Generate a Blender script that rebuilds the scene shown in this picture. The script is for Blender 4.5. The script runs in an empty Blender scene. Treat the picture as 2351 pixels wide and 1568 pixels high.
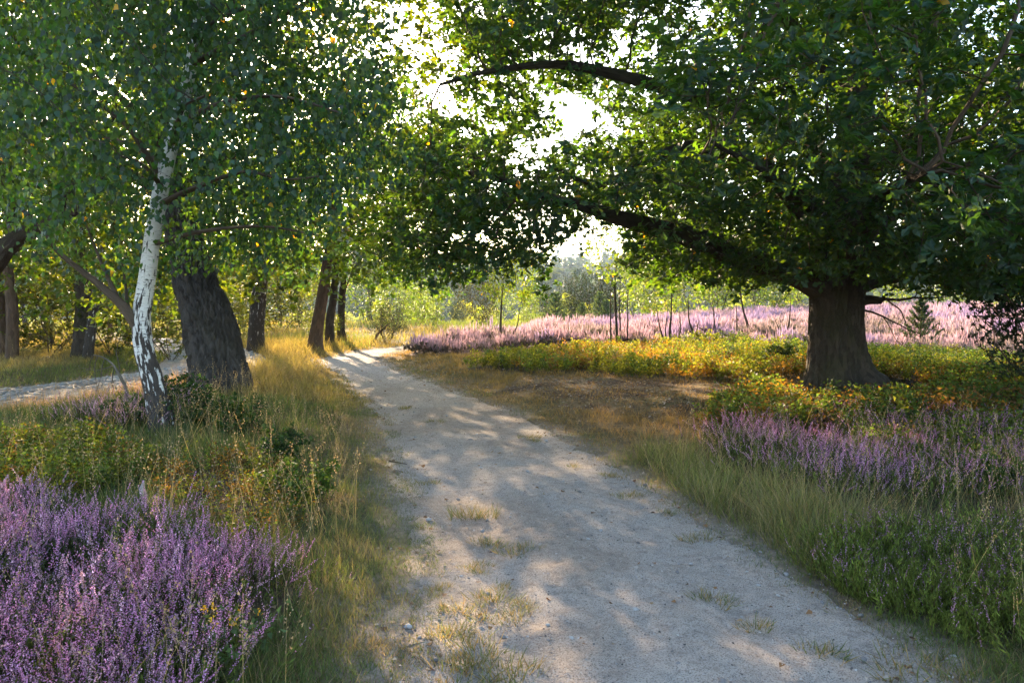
import bpy, math, random
import numpy as np
from mathutils import Vector, Matrix

R = math.radians
SC = bpy.context.scene
COL = SC.collection

# ------------------------------------------------------------------ camera, sky, sun, exposure
EYE = np.array([0.0, 0.0, 1.6])
FPX = 1827.5                       # focal length in units of a 2351 px wide picture
PITCH = math.atan((784 - 689) / FPX)
cam_data = bpy.data.cameras.new('camera')
cam_data.sensor_width = 36.0
cam_data.lens = 36.0 * FPX / 2351.0
cam_data.clip_start = 0.05
cam_data.clip_end = 6000
cam = bpy.data.objects.new('camera', cam_data)
cam.location = EYE
cam.rotation_euler = (R(90) - PITCH, 0, 0)
COL.objects.link(cam)
SC.camera = cam

SUN_AZ, SUN_EL = R(-19.2), R(20.0)
SUN = Vector((math.sin(SUN_AZ) * math.cos(SUN_EL), math.cos(SUN_AZ) * math.cos(SUN_EL), math.sin(SUN_EL)))
world = bpy.data.worlds.new('World')
SC.world = world
world.use_nodes = True
wn = world.node_tree
wn.nodes.clear()
wo = wn.nodes.new('ShaderNodeOutputWorld')
wb = wn.nodes.new('ShaderNodeBackground')
ws = wn.nodes.new('ShaderNodeTexSky')
ws.sky_type = 'NISHITA'
ws.sun_disc = False
ws.sun_elevation = SUN_EL
ws.sun_rotation = SUN_AZ
ws.altitude = 50
ws.air_density = 1.0
ws.dust_density = 1.5
ws.ozone_density = 1.0
wb.inputs['Strength'].default_value = 0.15
wn.links.new(ws.outputs[0], wb.inputs[0])
wn.links.new(wb.outputs[0], wo.inputs[0])

sd = bpy.data.lights.new('sun', 'SUN')
sd.energy = 5.0
sd.angle = R(0.6)
sd.color = (1.0, 0.76, 0.50)
so = bpy.data.objects.new('sun', sd)
so.rotation_euler = SUN.to_track_quat('Z', 'Y').to_euler()
so.location = (-30, 80, 30)
COL.objects.link(so)

vs = SC.view_settings
vs.view_transform = 'Standard'
vs.look = 'None'
vs.gamma = 1.0
vs.use_curve_mapping = False
vs.exposure = 2.3
SC.cycles.use_denoising = True
SC.cycles.denoiser = 'OPENIMAGEDENOISE'
SC.cycles.denoising_input_passes = 'RGB_ALBEDO_NORMAL'
SC.cycles.denoising_prefilter = 'NONE'
SC.cycles.max_bounces = 8
SC.cycles.diffuse_bounces = 4
SC.cycles.glossy_bounces = 2
SC.cycles.transmission_bounces = 5
SC.cycles.transparent_max_bounces = 8
SC.cycles.volume_bounces = 0
SC.cycles.caustics_reflective = False
SC.cycles.caustics_refractive = False
SC.cycles.sample_clamp_indirect = 6.0

# ------------------------------------------------------------------ small maths
def ss(a, b, x):
    t = np.clip((np.asarray(x, float) - a) / (b - a), 0, 1)
    return t * t * (3 - 2 * t)

_pr = np.random.default_rng(99)
_PT = _pr.random((256, 256))
def vnoise(x, y):
    x = np.asarray(x, float); y = np.asarray(y, float)
    xi = np.floor(x).astype(int); yi = np.floor(y).astype(int)
    fx = x - xi; fy = y - yi
    fx = fx * fx * (3 - 2 * fx); fy = fy * fy * (3 - 2 * fy)
    a = _PT[xi & 255, yi & 255]; b = _PT[(xi + 1) & 255, yi & 255]
    c = _PT[xi & 255, (yi + 1) & 255]; d = _PT[(xi + 1) & 255, (yi + 1) & 255]
    return (a * (1 - fx) + b * fx) * (1 - fy) + (c * (1 - fx) + d * fx) * fy
def fbm(x, y, o=4):
    s = 0; a = 0.5; t = 0
    for i in range(o):
        s = s + a * vnoise(x * 2 ** i + 17.3 * i, y * 2 ** i + 5.1 * i); t += a; a *= 0.5
    return s / t
_WX = _pr.random((256, 256)); _WY = _pr.random((256, 256))
def worley(x, y, wrap=None):
    """F1, F2 and the id of the nearest cell; wrap = period in x"""
    x = np.asarray(x, float); y = np.asarray(y, float)
    xi = np.floor(x).astype(int); yi = np.floor(y).astype(int)
    f1 = np.full(x.shape, 9.0); f2 = np.full(x.shape, 9.0); idn = np.zeros(x.shape)
    for dx in (-1, 0, 1):
        for dy in (-1, 0, 1):
            cx = xi + dx; cy = yi + dy
            wx = cx % wrap if wrap else cx
            px = cx + _WX[wx & 255, cy & 255]; py = cy + _WY[wx & 255, cy & 255]
            d = np.hypot(px - x, py - y)
            m = d < f1
            f2 = np.where(m, f1, np.minimum(f2, d))
            idn = np.where(m, _PT[wx & 255, cy & 255], idn)
            f1 = np.where(m, d, f1)
    return f1, f2, idn

# ------------------------------------------------------------------ terrain
PATH = np.array([(1.0, -6, 1.25), (0.85, 0, 1.25), (0.70, 3.3, 1.22), (0.6, 4.1, 1.15), (0.42, 5.2, 1.08), (0.22, 6.3, 1.08), (-0.22, 8.1, 1.05),
                 (-0.83, 10.8, 1.0), (-1.9, 13.9, .88), (-3.4, 18.2, .74), (-4.4, 21.5, .75), (-4.35, 24.6, .6),
                 (-3.2, 28, .65), (-1.5, 32, .7), (1.0, 38, .7), (4, 46, .7)])
ROAD = np.array([(-13.5, 2, 1.75), (-10.2, 8.5, 1.75), (-8.0, 13.2, 1.6), (-7.2, 16.0, 1.4), (-7.1, 18, 1.3), (-8.2, 22, 1.3), (-11, 27, 1.3), (-16, 33, 1.3)])
def resample(P, step):
    P = np.asarray(P, float)
    n = len(P)
    out = []
    Q = np.vstack([2 * P[0] - P[1], P, 2 * P[-1] - P[-2]])
    for i in range(n - 1):
        p0, p1, p2, p3 = Q[i:i + 4]
        L = np.linalg.norm((p2 - p1)[:3])
        k = max(1, int(math.ceil(L / step)))
        for j in range(k):
            t = j / k
            out.append(0.5 * (2 * p1 + (p2 - p0) * t + (2 * p0 - 5 * p1 + 4 * p2 - p3) * t * t + (3 * p1 - p0 - 3 * p2 + p3) * t ** 3))
    out.append(P[-1])
    return np.array(out)
PATH_C = resample(PATH, 1.0)
ROAD_C = resample(ROAD, 1.0)
def strip_dist(x, y, C):
    """distance outside the edge of a strip (negative inside) and the side (-1 left, +1 right)"""
    x = np.asarray(x, float); y = np.asarray(y, float)
    best = np.full(x.shape, 1e9); side = np.zeros(x.shape)
    for a, b in zip(C[:-1], C[1:]):
        dx, dy = b[0] - a[0], b[1] - a[1]
        t = np.clip(((x - a[0]) * dx + (y - a[1]) * dy) / (dx * dx + dy * dy), 0, 1)
        ex = x - (a[0] + t * dx); ey = y - (a[1] + t * dy)
        d = np.hypot(ex, ey) - (a[2] + t * (b[2] - a[2]))
        m = d < best
        best = np.where(m, d, best)
        side = np.where(m, np.sign(ex * dy - ey * dx), side)
    return best, side
def terrain(x, y, cut=False):
    x = np.asarray(x, float); y = np.asarray(y, float)
    pd, s = strip_dist(x, y, PATH_C)
    rd, _ = strip_dist(x, y, ROAD_C)
    out = np.clip(pd, 0, None)
    z = 0.20 * ss(0, 1.7, out) * (s < 0) * (1 - ss(18, 30, y)) * ss(0, 1.6, rd)
    z = z + 0.10 * ss(0.1, 1.8, out) * (s > 0)
    z = z + (0.10 * (fbm(x * 0.5, y * 0.5, 3) - 0.5) + 0.05 * (fbm(x * 2.1, y * 2.1, 2) - .5)) * ss(0, 1.0, out) * ss(-.2, 1.0, rd)
    z = z + 0.03 * (fbm(x * 1.3 + 9, y * 0.9, 3) - 0.5) * (1 - ss(0, 1, out))
    r_oak = np.hypot(x - 6.1, y - 15.0)
    z = z + 0.16 * np.exp(-(r_oak / 2.4) ** 2)
    z = z + 0.75 * ss(2, 24, x) * ss(17, 48, y)
    z = z + 0.25 * ss(-4, 3, x) * ss(20, 28, y) * (1 - ss(30, 50, y))
    z = z - 6.5 * ss(48, 150, y)
    z = z + (24 + 8 * fbm(x * 0.004 + 3, y * 0.004, 3)) * ss(210, 640, y + 0.2 * np.abs(x))
    if cut:
        z = z - 0.06 * ss(0.02, 0.22, -pd) - 0.06 * ss(0.02, 0.22, -rd)
    return z

def ray(u, v):
    f = np.array([0, math.cos(PITCH), -math.sin(PITCH)]); up = np.array([0, math.sin(PITCH), math.cos(PITCH)])
    d = f * FPX + up * (784 - v) + np.array([u - 1175.5, 0, 0])
    return d / d[1]
def P(u, v, D):
    return EYE + ray(u, v) * D
def project(p):
    p = np.asarray(p, float) - EYE
    f = np.array([0, math.cos(PITCH), -math.sin(PITCH)]); up = np.array([0, math.sin(PITCH), math.cos(PITCH)])
    w = p @ f
    return 1175.5 + FPX * p[..., 0] / w, 784 - FPX * (p @ up) / w
def GP(u, v):
    r = ray(u, v)
    D = np.linspace(1.5, 90, 1800)
    pts = EYE + D[:, None] * r
    h = pts[:, 2] - terrain(pts[:, 0], pts[:, 1])
    i = np.argmax(h < 0)
    if h[i] >= 0:
        i = len(D) - 1
    return pts[i]
def inpoly(x, y, poly):
    x = np.asarray(x); y = np.asarray(y)
    c = np.zeros(x.shape, bool)
    n = len(poly)
    for i in range(n):
        x0, y0 = poly[i]; x1, y1 = poly[(i + 1) % n]
        if y0 == y1:
            continue
        m = ((y0 > y) != (y1 > y)) & (x < (x1 - x0) * (y - y0) / (y1 - y0) + x0)
        c ^= m
    return c
def region(uv):
    return [tuple(GP(u, v)[:2]) for u, v in uv]

# ------------------------------------------------------------------ object helpers
def tag(o, label=None, cat=None, group=None, kind=None):
    if label: o['label'] = label
    if cat: o['category'] = cat
    if group: o['group'] = group
    if kind: o['kind'] = kind
    return o
def empty(name, loc, label, cat, group=None):
    o = bpy.data.objects.new(name, None)
    o.empty_display_size = 0.2
    o.location = loc
    COL.objects.link(o)
    return tag(o, label, cat, group)
def tri_mesh(name, V, T, C=None, UV=None, smooth=False):
    V = np.ascontiguousarray(V, np.float32); T = np.ascontiguousarray(T, np.int32)
    me = bpy.data.meshes.new(name)
    me.vertices.add(len(V)); me.vertices.foreach_set('co', V.ravel())
    me.loops.add(T.size); me.loops.foreach_set('vertex_index', T.ravel())
    n = T.shape[1]
    me.polygons.add(len(T)); me.polygons.foreach_set('loop_start', np.arange(0, T.size, n, dtype=np.int32))
    if smooth:
        me.polygons.foreach_set('use_smooth', np.ones(len(T), bool))
    if C is not None:
        a = me.color_attributes.new('col', 'FLOAT_COLOR', 'POINT')
        a.data.foreach_set('color', np.hstack([np.asarray(C, np.float32), np.ones((len(V), 1), np.float32)]).ravel())
    if UV is not None:
        uvl = me.uv_layers.new(name='UVMap')
        uvl.data.foreach_set('uv', np.asarray(UV, np.float32)[T.ravel()].ravel())
    me.update(calc_edges=True)
    me.validate()
    return me
def link(name, me, mat, parent=None, loc=None):
    o = bpy.data.objects.new(name, me)
    if mat is not None and len(me.materials) == 0:
        me.materials.append(mat)
    COL.objects.link(o)
    if parent is not None:
        o.parent = parent
    if loc is not None:
        o.location = loc
    return o
def mesh_obj(name, V, T, mat, parent=None, C=None, UV=None, smooth=False):
    """world-space vertices; stored relative to the parent's origin"""
    V = np.asarray(V, float)
    if parent is not None:
        V = V - np.array(parent.location)
    return link(name, tri_mesh(name, V, T, C, UV, smooth), mat, parent)

class Buf:
    def __init__(s): s.V = []; s.T = []; s.C = []; s.U = []; s.n = 0
    def add(s, V, T, C=None, U=None):
        s.V.append(V); s.T.append(np.asarray(T) + s.n); s.n += len(V)
        if C is not None: s.C.append(np.broadcast_to(C, (len(V), 3)))
        if U is not None: s.U.append(U)
    def build(s, name, mat, parent=None, smooth=False):
        return mesh_obj(name, np.vstack(s.V), np.vstack(s.T), mat, parent, np.vstack(s.C) if s.C else None, np.vstack(s.U) if s.U else None, smooth)

def frames(axis, normal):
    """rotation matrices (N,3,3): local y along axis, local z near normal"""
    a = axis / np.maximum(np.linalg.norm(axis, axis=1, keepdims=True), 1e-9)
    x = np.cross(a, normal); ln = np.linalg.norm(x, axis=1, keepdims=True)
    bad = ln[:, 0] < 1e-4
    if bad.any():
        x[bad] = np.cross(a[bad], np.array([0.31, 0.7, 0.64])); ln = np.linalg.norm(x, axis=1, keepdims=True)
    x = x / ln
    z = np.cross(x, a)
    return np.stack([x, a, z], axis=2)
def scatter(buf, temp, pos, rot, scale, tint=None):
    """temp = (V, T, C); tint (N,3) multiplies the template colours"""
    V, T, C = temp
    N = len(pos)
    if N == 0: return
    s = np.asarray(scale, float)
    if s.ndim == 1: s = s[:, None]
    W = np.einsum('nij,nkj->nki', rot, V[None] * np.broadcast_to(s, (N, 3))[:, None, :]) + pos[:, None, :]
    TT = T[None] + (np.arange(N) * len(V))[:, None, None]
    CC = np.broadcast_to(C[None], (N, len(V), 3))
    if tint is not None:
        CC = CC * tint[:, None, :]
    buf.add(W.reshape(-1, 3), TT.reshape(-1, 3), CC.reshape(-1, 3))
def upright(rng, N, tilt, lean=(0, 0)):
    """local z up with random tilt and yaw"""
    yaw = rng.uniform(0, 2 * np.pi, N)
    t = np.stack([rng.normal(0, tilt, N) + lean[0], rng.normal(0, tilt, N) + lean[1], np.ones(N)], 1)
    t /= np.linalg.norm(t, axis=1, keepdims=True)
    h = np.stack([np.cos(yaw), np.sin(yaw), np.zeros(N)], 1)
    x = np.cross(h, t); x /= np.linalg.norm(x, axis=1, keepdims=True)
    y = np.cross(t, x)
    return np.stack([x, y, t], axis=2)

# ------------------------------------------------------------------ materials
def new_mat(name):
    m = bpy.data.materials.new(name); m.use_nodes = True
    nt = m.node_tree; nt.nodes.clear()
    return m, nt, nt.nodes.new('ShaderNodeOutputMaterial')
def nd(nt, t, **kw):
    n = nt.nodes.new(t)
    for k, v in kw.items(): setattr(n, k, v)
    return n
def mathn(nt, op, a, b=None, c=None):
    n = nd(nt, 'ShaderNodeMath', operation=op)
    for i, x in enumerate((a, b, c)):
        if x is None: continue
        if hasattr(x, 'is_linked'): nt.links.new(x, n.inputs[i])
        else: n.inputs[i].default_value = x
    return n.outputs[0]
def mixc(nt, f, a, b, mode='MIX'):
    n = nd(nt, 'ShaderNodeMix', data_type='RGBA', blend_type=mode)
    for i, x in ((0, f), (6, a), (7, b)):
        if hasattr(x, 'is_linked'): nt.links.new(x, n.inputs[i])
        elif i == 0: n.inputs[0].default_value = x
        else: n.inputs[i].default_value = (*x, 1) if len(x) == 3 else x
    return n.outputs[2]
def noisen(nt, vec, scale, detail=3, rough=.55):
    n = nd(nt, 'ShaderNodeTexNoise'); n.inputs['Scale'].default_value = scale
    n.inputs['Detail'].default_value = detail; n.inputs['Roughness'].default_value = rough
    if vec is not None: nt.links.new(vec, n.inputs['Vector'])
    return n.outputs[0]
def ramp(nt, fac, stops):
    n = nd(nt, 'ShaderNodeValToRGB'); e = n.color_ramp.elements
    while len(e) < len(stops): e.new(0.5)
    for i, (p, c) in enumerate(stops):
        e[i].position = p; e[i].color = (*c, 1) if len(c) == 3 else c
    nt.links.new(fac, n.inputs[0])
    return n.outputs[0]
def scalev(nt, vec, s):
    n = nd(nt, 'ShaderNodeVectorMath', operation='MULTIPLY'); nt.links.new(vec, n.inputs[0]); n.inputs[1].default_value = s
    return n.outputs[0]
def bumpn(nt, h, strength, dist, normal=None):
    n = nd(nt, 'ShaderNodeBump'); n.inputs['Strength'].default_value = strength; n.inputs['Distance'].default_value = dist
    nt.links.new(h, n.inputs['Height'])
    if normal is not None: nt.links.new(normal, n.inputs['Normal'])
    return n.outputs[0]

def foliage_mat(name, tr, fac=0.45, rough=0.45, spec=0.4):
    m, nt, out = new_mat(name)
    a = nd(nt, 'ShaderNodeAttribute', attribute_name='col')
    p = nd(nt, 'ShaderNodeBsdfPrincipled'); p.inputs['Roughness'].default_value = rough
    p.inputs['Specular IOR Level'].default_value = spec
    nt.links.new(a.outputs['Color'], p.inputs['Base Color'])
    t = nd(nt, 'ShaderNodeBsdfTranslucent')
    nt.links.new(scalev(nt, a.outputs['Color'], tr), t.inputs['Color'])
    mx = nd(nt, 'ShaderNodeMixShader'); mx.inputs[0].default_value = fac
    nt.links.new(p.outputs[0], mx.inputs[1]); nt.links.new(t.outputs[0], mx.inputs[2])
    nt.links.new(mx.outputs[0], out.inputs[0])
    return m
M = {}
M['oak_leaf'] = foliage_mat('oak_leaf', (11.2, 6.8, 0.45), 0.40, 0.45, 0.45)
M['birch_leaf'] = foliage_mat('birch_leaf', (10., 6.8, 0.5), 0.40, 0.45, 0.5)
M['wood_leaf'] = foliage_mat('wood_leaf', (8.2, 6.6, 0.6), 0.45, 0.5, 0.3)
M['needle'] = foliage_mat('needle', (1.8, 1.6, 0.7), 0.3, 0.7, 0.1)
M['grass'] = foliage_mat('grass', (1.7, 1.5, 0.8), 0.45, 0.5, 0.3)
M['heather'] = foliage_mat('heather', (1.2, 1.05, 1.05), 0.42, 0.7, 0.15)
M['bilberry'] = foliage_mat('bilberry', (2.6, 2.3, 0.7), 0.5, 0.55, 0.2)

def bark_mat(name, dark, light, uscale=1.0, moss=0.0, bump=.6):
    m, nt, out = new_mat(name)
    uv = nd(nt, 'ShaderNodeTexCoord').outputs['UV']
    a = nd(nt, 'ShaderNodeAttribute', attribute_name='col')
    n1 = noisen(nt, scalev(nt, uv, (9 * uscale, 2.2 * uscale, 1)), 3.0, 5, .65)
    n2 = noisen(nt, scalev(nt, uv, (40 * uscale, 14 * uscale, 1)), 2.0, 4, .6)
    n3 = noisen(nt, uv, 1.3, 3)
    c = mixc(nt, n1, dark, light)
    vo = nd(nt, 'ShaderNodeTexVoronoi'); nt.links.new(scalev(nt, uv, (11, 5.5, 1)), vo.inputs['Vector']); vo.inputs['Scale'].default_value = 1.0
    c = mixc(nt, 1.0, c, ramp(nt, vo.outputs['Color'], [(.1, (.55, .52, .5)), (.5, (1, .97, .95)), (.9, (1.7, 1.65, 1.6))]), 'MULTIPLY')
    c = mixc(nt, mathn(nt, 'MULTIPLY', n2, 0.5), c, tuple(x * 1.5 for x in light))
    c = mixc(nt, a.outputs['Color'], tuple(x * .45 for x in dark), c, 'MIX') if False else mixc(nt, 1.0, c, a.outputs['Color'], 'MULTIPLY')
    if moss:
        c = mixc(nt, mathn(nt, 'MULTIPLY', ramp(nt, n3, [(.48, (0, 0, 0)), (.62, (1, 1, 1))]), moss), c, (0.05, 0.06, 0.012))
    p = nd(nt, 'ShaderNodeBsdfPrincipled'); p.inputs['Roughness'].default_value = 0.9; p.inputs['Specular IOR Level'].default_value = 0.15
    nt.links.new(c, p.inputs['Base Color'])
    h = mathn(nt, 'ADD', n1, mathn(nt, 'MULTIPLY', n2, .5))
    nt.links.new(bumpn(nt, h, bump, 0.03), p.inputs['Normal'])
    nt.links.new(p.outputs[0], out.inputs[0])
    return m
M['oak_bark'] = bark_mat('oak_bark', (0.022, 0.017, 0.013), (0.085, 0.066, 0.05), 1.6, 0.3, 1.0)
M['old_bark'] = bark_mat('old_bark', (0.018, 0.015, 0.014), (0.088, 0.078, 0.072), 1.6, 0.1, 1.0)
M['brown_bark'] = bark_mat('brown_bark', (0.05, 0.031, 0.021), (0.13, 0.083, 0.055), 1.0, 0.15)
M['twig_bark'] = bark_mat('twig_bark', (0.05, 0.036, 0.026), (0.13, 0.095, 0.07), 1.0)
M['dead_bark'] = bark_mat('dead_bark', (0.10, 0.085, 0.07), (0.22, 0.19, 0.16), 2.0)

def birch_mat(name, black_to):
    """white papery bark with dark lenticels; black furrowed plates up to arc length black_to"""
    m, nt, out = new_mat(name)
    uv = nd(nt, 'ShaderNodeTexCoord').outputs['UV']
    sep = nd(nt, 'ShaderNodeSeparateXYZ'); nt.links.new(uv, sep.inputs[0])
    a = nd(nt, 'ShaderNodeAttribute', attribute_name='col')
    len1 = noisen(nt, scalev(nt, uv, (3.0, 42, 1)), 2.2, 3, .6)
    len2 = noisen(nt, scalev(nt, uv, (2.2, 14, 1)), 2.6, 4, .6)
    big = noisen(nt, scalev(nt, uv, (6.0, 2.0, 1)), 2.4, 5, .62)
    tone = noisen(nt, scalev(nt, uv, (2, 3, 1)), 3.0, 3)
    white = mixc(nt, tone, (0.62, 0.56, 0.50), (0.80, 0.77, 0.73))
    c = mixc(nt, ramp(nt, len1, [(.60, (0, 0, 0)), (.66, (1, 1, 1))]), white, (0.33, 0.27, 0.23))
    c = mixc(nt, ramp(nt, len2, [(.60, (0, 0, 0)), (.64, (1, 1, 1))]), c, (0.05, 0.042, 0.036))
    # share of black furrows falls with height
    k = nd(nt, 'ShaderNodeMapRange'); nt.links.new(sep.outputs[1], k.inputs[0])
    k.inputs[1].default_value = 0.0; k.inputs[2].default_value = black_to; k.inputs[3].default_value = 0.24; k.inputs[4].default_value = -0.11
    blk = ramp(nt, mathn(nt, 'ADD', big, k.outputs[0]), [(.565, (0, 0, 0)), (.595, (1, 1, 1))])
    fur = noisen(nt, scalev(nt, uv, (22, 5, 1)), 2.0, 5, .65)
    bcol = mixc(nt, fur, (0.012, 0.010, 0.009), (0.11, 0.085, 0.07))
    c = mixc(nt, blk, c, bcol)
    c = mixc(nt, 1.0, c, a.outputs['Color'], 'MULTIPLY')
    p = nd(nt, 'ShaderNodeBsdfPrincipled'); p.inputs['Roughness'].default_value = 0.7; p.inputs['Specular IOR Level'].default_value = 0.25
    nt.links.new(c, p.inputs['Base Color'])
    h = mathn(nt, 'ADD', mathn(nt, 'MULTIPLY', blk, mathn(nt, 'ADD', fur, 0.4)), mathn(nt, 'MULTIPLY', len1, .15))
    nt.links.new(bumpn(nt, h, .8, 0.025), p.inputs['Normal'])
    nt.links.new(p.outputs[0], out.inputs[0])
    return m
M['birch_bark'] = birch_mat('birch_bark', 2.7)
M['dark_birch_bark'] = birch_mat('dark_birch_bark', 9.0)

def ground_mat():
    m, nt, out = new_mat('ground_soil')
    co = nd(nt, 'ShaderNodeTexCoord').outputs['Object']
    a = nd(nt, 'ShaderNodeAttribute', attribute_name='col')
    n1 = noisen(nt, co, 9, 6, .7); n2 = noisen(nt, co, 70, 4, .7); n3 = noisen(nt, co, 2.2, 4)
    c = mixc(nt, 1.0, a.outputs['Color'], ramp(nt, n1, [(.25, (.45, .42, .40)), (.5, (.9, .9, .88)), (.75, (1.5, 1.4, 1.2))]), 'MULTIPLY')
    c = mixc(nt, ramp(nt, n2, [(.52, (0, 0, 0)), (.68, (1, 1, 1))]), c, mixc(nt, n3, (0.05, 0.036, 0.026), (0.28, 0.2, 0.12)))
    p = nd(nt, 'ShaderNodeBsdfPrincipled'); p.inputs['Roughness'].default_value = 0.95; p.inputs['Specular IOR Level'].default_value = 0.1
    nt.links.new(c, p.inputs['Base Color'])
    nt.links.new(bumpn(nt, mathn(nt, 'ADD', n1, mathn(nt, 'MULTIPLY', n2, .4)), .9, .05), p.inputs['Normal'])
    nt.links.new(p.outputs[0], out.inputs[0])
    return m
M['ground'] = ground_mat()
def sand_mat():
    m, nt, out = new_mat('path_sand')
    co = nd(nt, 'ShaderNodeTexCoord').outputs['Object']
    a = nd(nt, 'ShaderNodeAttribute', attribute_name='col')
    n1 = noisen(nt, co, 1.6, 5, .6); n2 = noisen(nt, co, 14, 6, .7); n3 = noisen(nt, co, 120, 3, .7); n4 = noisen(nt, co, 45, 3, .6)
    c = mixc(nt, n1, (0.50, 0.42, 0.35), (0.69, 0.60, 0.515))
    c = mixc(nt, mathn(nt, 'MULTIPLY', ramp(nt, n2, [(.48, (0, 0, 0)), (.68, (1, 1, 1))]), .6), c, (0.29, 0.235, 0.195))
    c = mixc(nt, mathn(nt, 'MULTIPLY', ramp(nt, n3, [(.50, (0, 0, 0)), (.62, (1, 1, 1))]), .75), c, (0.13, 0.10, 0.08))
    c = mixc(nt, mathn(nt, 'MULTIPLY', ramp(nt, n4, [(.64, (0, 0, 0)), (.70, (1, 1, 1))]), .7), c, (0.62, 0.58, 0.54))
    c = mixc(nt, 1.0, c, a.outputs['Color'], 'MULTIPLY')
    p = nd(nt, 'ShaderNodeBsdfPrincipled'); p.inputs['Roughness'].default_value = 0.9; p.inputs['Specular IOR Level'].default_value = 0.2
    nt.links.new(c, p.inputs['Base Color'])
    h = mathn(nt, 'ADD', mathn(nt, 'ADD', n2, mathn(nt, 'MULTIPLY', n3, .5)), mathn(nt, 'MULTIPLY', n4, .3))
    nt.links.new(bumpn(nt, h, 1.0, .05), p.inputs['Normal'])
    nt.links.new(p.outputs[0], out.inputs[0])
    return m
M['sand'] = sand_mat()
def stone_mat(name, c0, c1):
    m, nt, out = new_mat(name)
    oi = nd(nt, 'ShaderNodeObjectInfo').outputs['Random']
    co = nd(nt, 'ShaderNodeTexCoord').outputs['Object']
    n = noisen(nt, co, 18, 5, .7)
    c = mixc(nt, oi, c0, c1)
    c = mixc(nt, 1.0, c, ramp(nt, n, [(.3, (.6, .6, .6)), (.7, (1.3, 1.3, 1.3))]), 'MULTIPLY')
    p = nd(nt, 'ShaderNodeBsdfPrincipled'); p.inputs['Roughness'].default_value = 0.75
    nt.links.new(c, p.inputs['Base Color']); nt.links.new(bumpn(nt, n, .5, .02), p.inputs['Normal'])
    nt.links.new(p.outputs[0], out.inputs[0])
    return m
M['stone'] = stone_mat('stone', (0.16, 0.14, 0.13), (0.52, 0.49, 0.46))
M['cobble'] = stone_mat('cobble', (0.22, 0.22, 0.22), (0.40, 0.38, 0.35))
M['litter'] = foliage_mat('litter', (1.2, 1.0, .8), 0.25, 0.7, .2)
# ------------------------------------------------------------------ zones (polygons on the ground)
Z_HEATH_L = region([(-500, 1280), (0, 1180), (240, 1200), (420, 1260), (520, 1315), (700, 1350), (690, 1360), (640, 1430), (560, 1500), (470, 1600), (300, 1800), (-700, 1900)])
Z_HEATH_R = region([(1600, 1015), (1720, 990), (2050, 965), (2351, 950), (2700, 990), (2800, 1240), (2351, 1270), (2150, 1265), (2000, 1190), (1850, 1140), (1700, 1090), (1620, 1060)])
Z_GREENHEATH = region([(1860, 1345), (1930, 1290), (2100, 1265), (2351, 1262), (2700, 1280), (2900, 1480), (2500, 1540), (2351, 1490), (2200, 1455), (2000, 1400)])
Z_VERGE_R = region([(1440, 1030), (1600, 1050), (1720, 1110), (1950, 1190), (2150, 1290), (1900, 1345), (1800, 1285), (1640, 1195), (1540, 1120)])
Z_BIL_FRONT = region([(1600, 985), (1700, 925), (1800, 893), (1880, 893), (2030, 895), (2300, 860), (2600, 880), (2700, 1000), (2351, 985), (2100, 990), (1900, 1010), (1700, 1005)])
Z_BIL_BACK = region([(1060, 848), (1180, 825), (1330, 800), (1500, 792), (1850, 795), (2000, 815), (2300, 835), (2500, 850), (2500, 880), (2030, 890), (1850, 880), (1560, 872), (1350, 862), (1200, 856)])
Z_LITTER = region([(1200, 862), (1560, 872), (1850, 885), (1800, 900), (1650, 960), (1500, 965), (1300, 935), (1150, 900)])
Z_BIL_L = region([(-500, 1060), (0, 1030), (220, 1030), (320, 1060), (330, 1110), (200, 1150), (0, 1160), (-500, 1250)])
Z_BARE_L = region([(330, 1100), (520, 1080), (640, 1140), (620, 1230), (500, 1250), (400, 1190)])
Z_FIELD = [(-2.9, 22.3), (-3.0, 25.5), (-1.6, 28.5), (0.6, 33), (3.5, 41), (7, 52), (30, 62), (62, 62), (62, 14), (20, 15.5), (13, 18.5), (9.0, 21.5), (5.5, 23.5), (1.5, 23.0)]

# ------------------------------------------------------------------ ground
def graded(segs):
    out = [segs[0][0]]
    for a, b, s0, s1 in segs:
        x = a
        while x < b - 1e-6:
            t = (x - a) / (b - a)
            x = min(b, x + s0 + (s1 - s0) * t)
            out.append(x)
    return np.array(out)
gx = graded([(-1200, -100, 90, 30), (-100, -25, 8, 2), (-25, -9, 1, .25), (-9, 12, .18, .18), (12, 30, .2, .8), (30, 120, 1, 10), (120, 1200, 15, 90)])
gy = graded([(-60, -8, 8, 1), (-8, 2, .8, .2), (2, 12, .14, .18), (12, 30, .18, .3), (30, 70, .3, 1), (70, 220, 2, 8), (220, 760, 9, 16), (760, 900, 30, 60)])
GX, GY = np.meshgrid(gx, gy)
gxf, gyf = GX.ravel(), GY.ravel()
gz = terrain(gxf, gyf, cut=True)
pd_, side_ = strip_dist(gxf, gyf, PATH_C)
rd_, _ = strip_dist(gxf, gyf, ROAD_C)
def mixv(a, b, t):
    return a * (1 - t[:, None]) + np.asarray(b)[None] * t[:, None]
gc = np.tile(np.array([[0.17, 0.125, 0.065]]), (len(gxf), 1))                       # dry turf
nz = fbm(gxf * .8, gyf * .8, 4)
gc = mixv(gc, (0.10, 0.10, 0.035), ss(.45, .62, nz) * .7)                              # greener turf
gc = mixv(gc, (0.085, 0.055, 0.035), inpoly(gxf, gyf, Z_LITTER) * ss(.3, .55, fbm(gxf * 1.2 + 5, gyf * 2.2, 3)))
for zn in (Z_HEATH_L, Z_HEATH_R, Z_GREENHEATH, Z_BIL_FRONT, Z_BIL_BACK, Z_BIL_L):
    gc = mixv(gc, (0.055, 0.045, 0.028), inpoly(gxf, gyf, zn) * .8)
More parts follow.
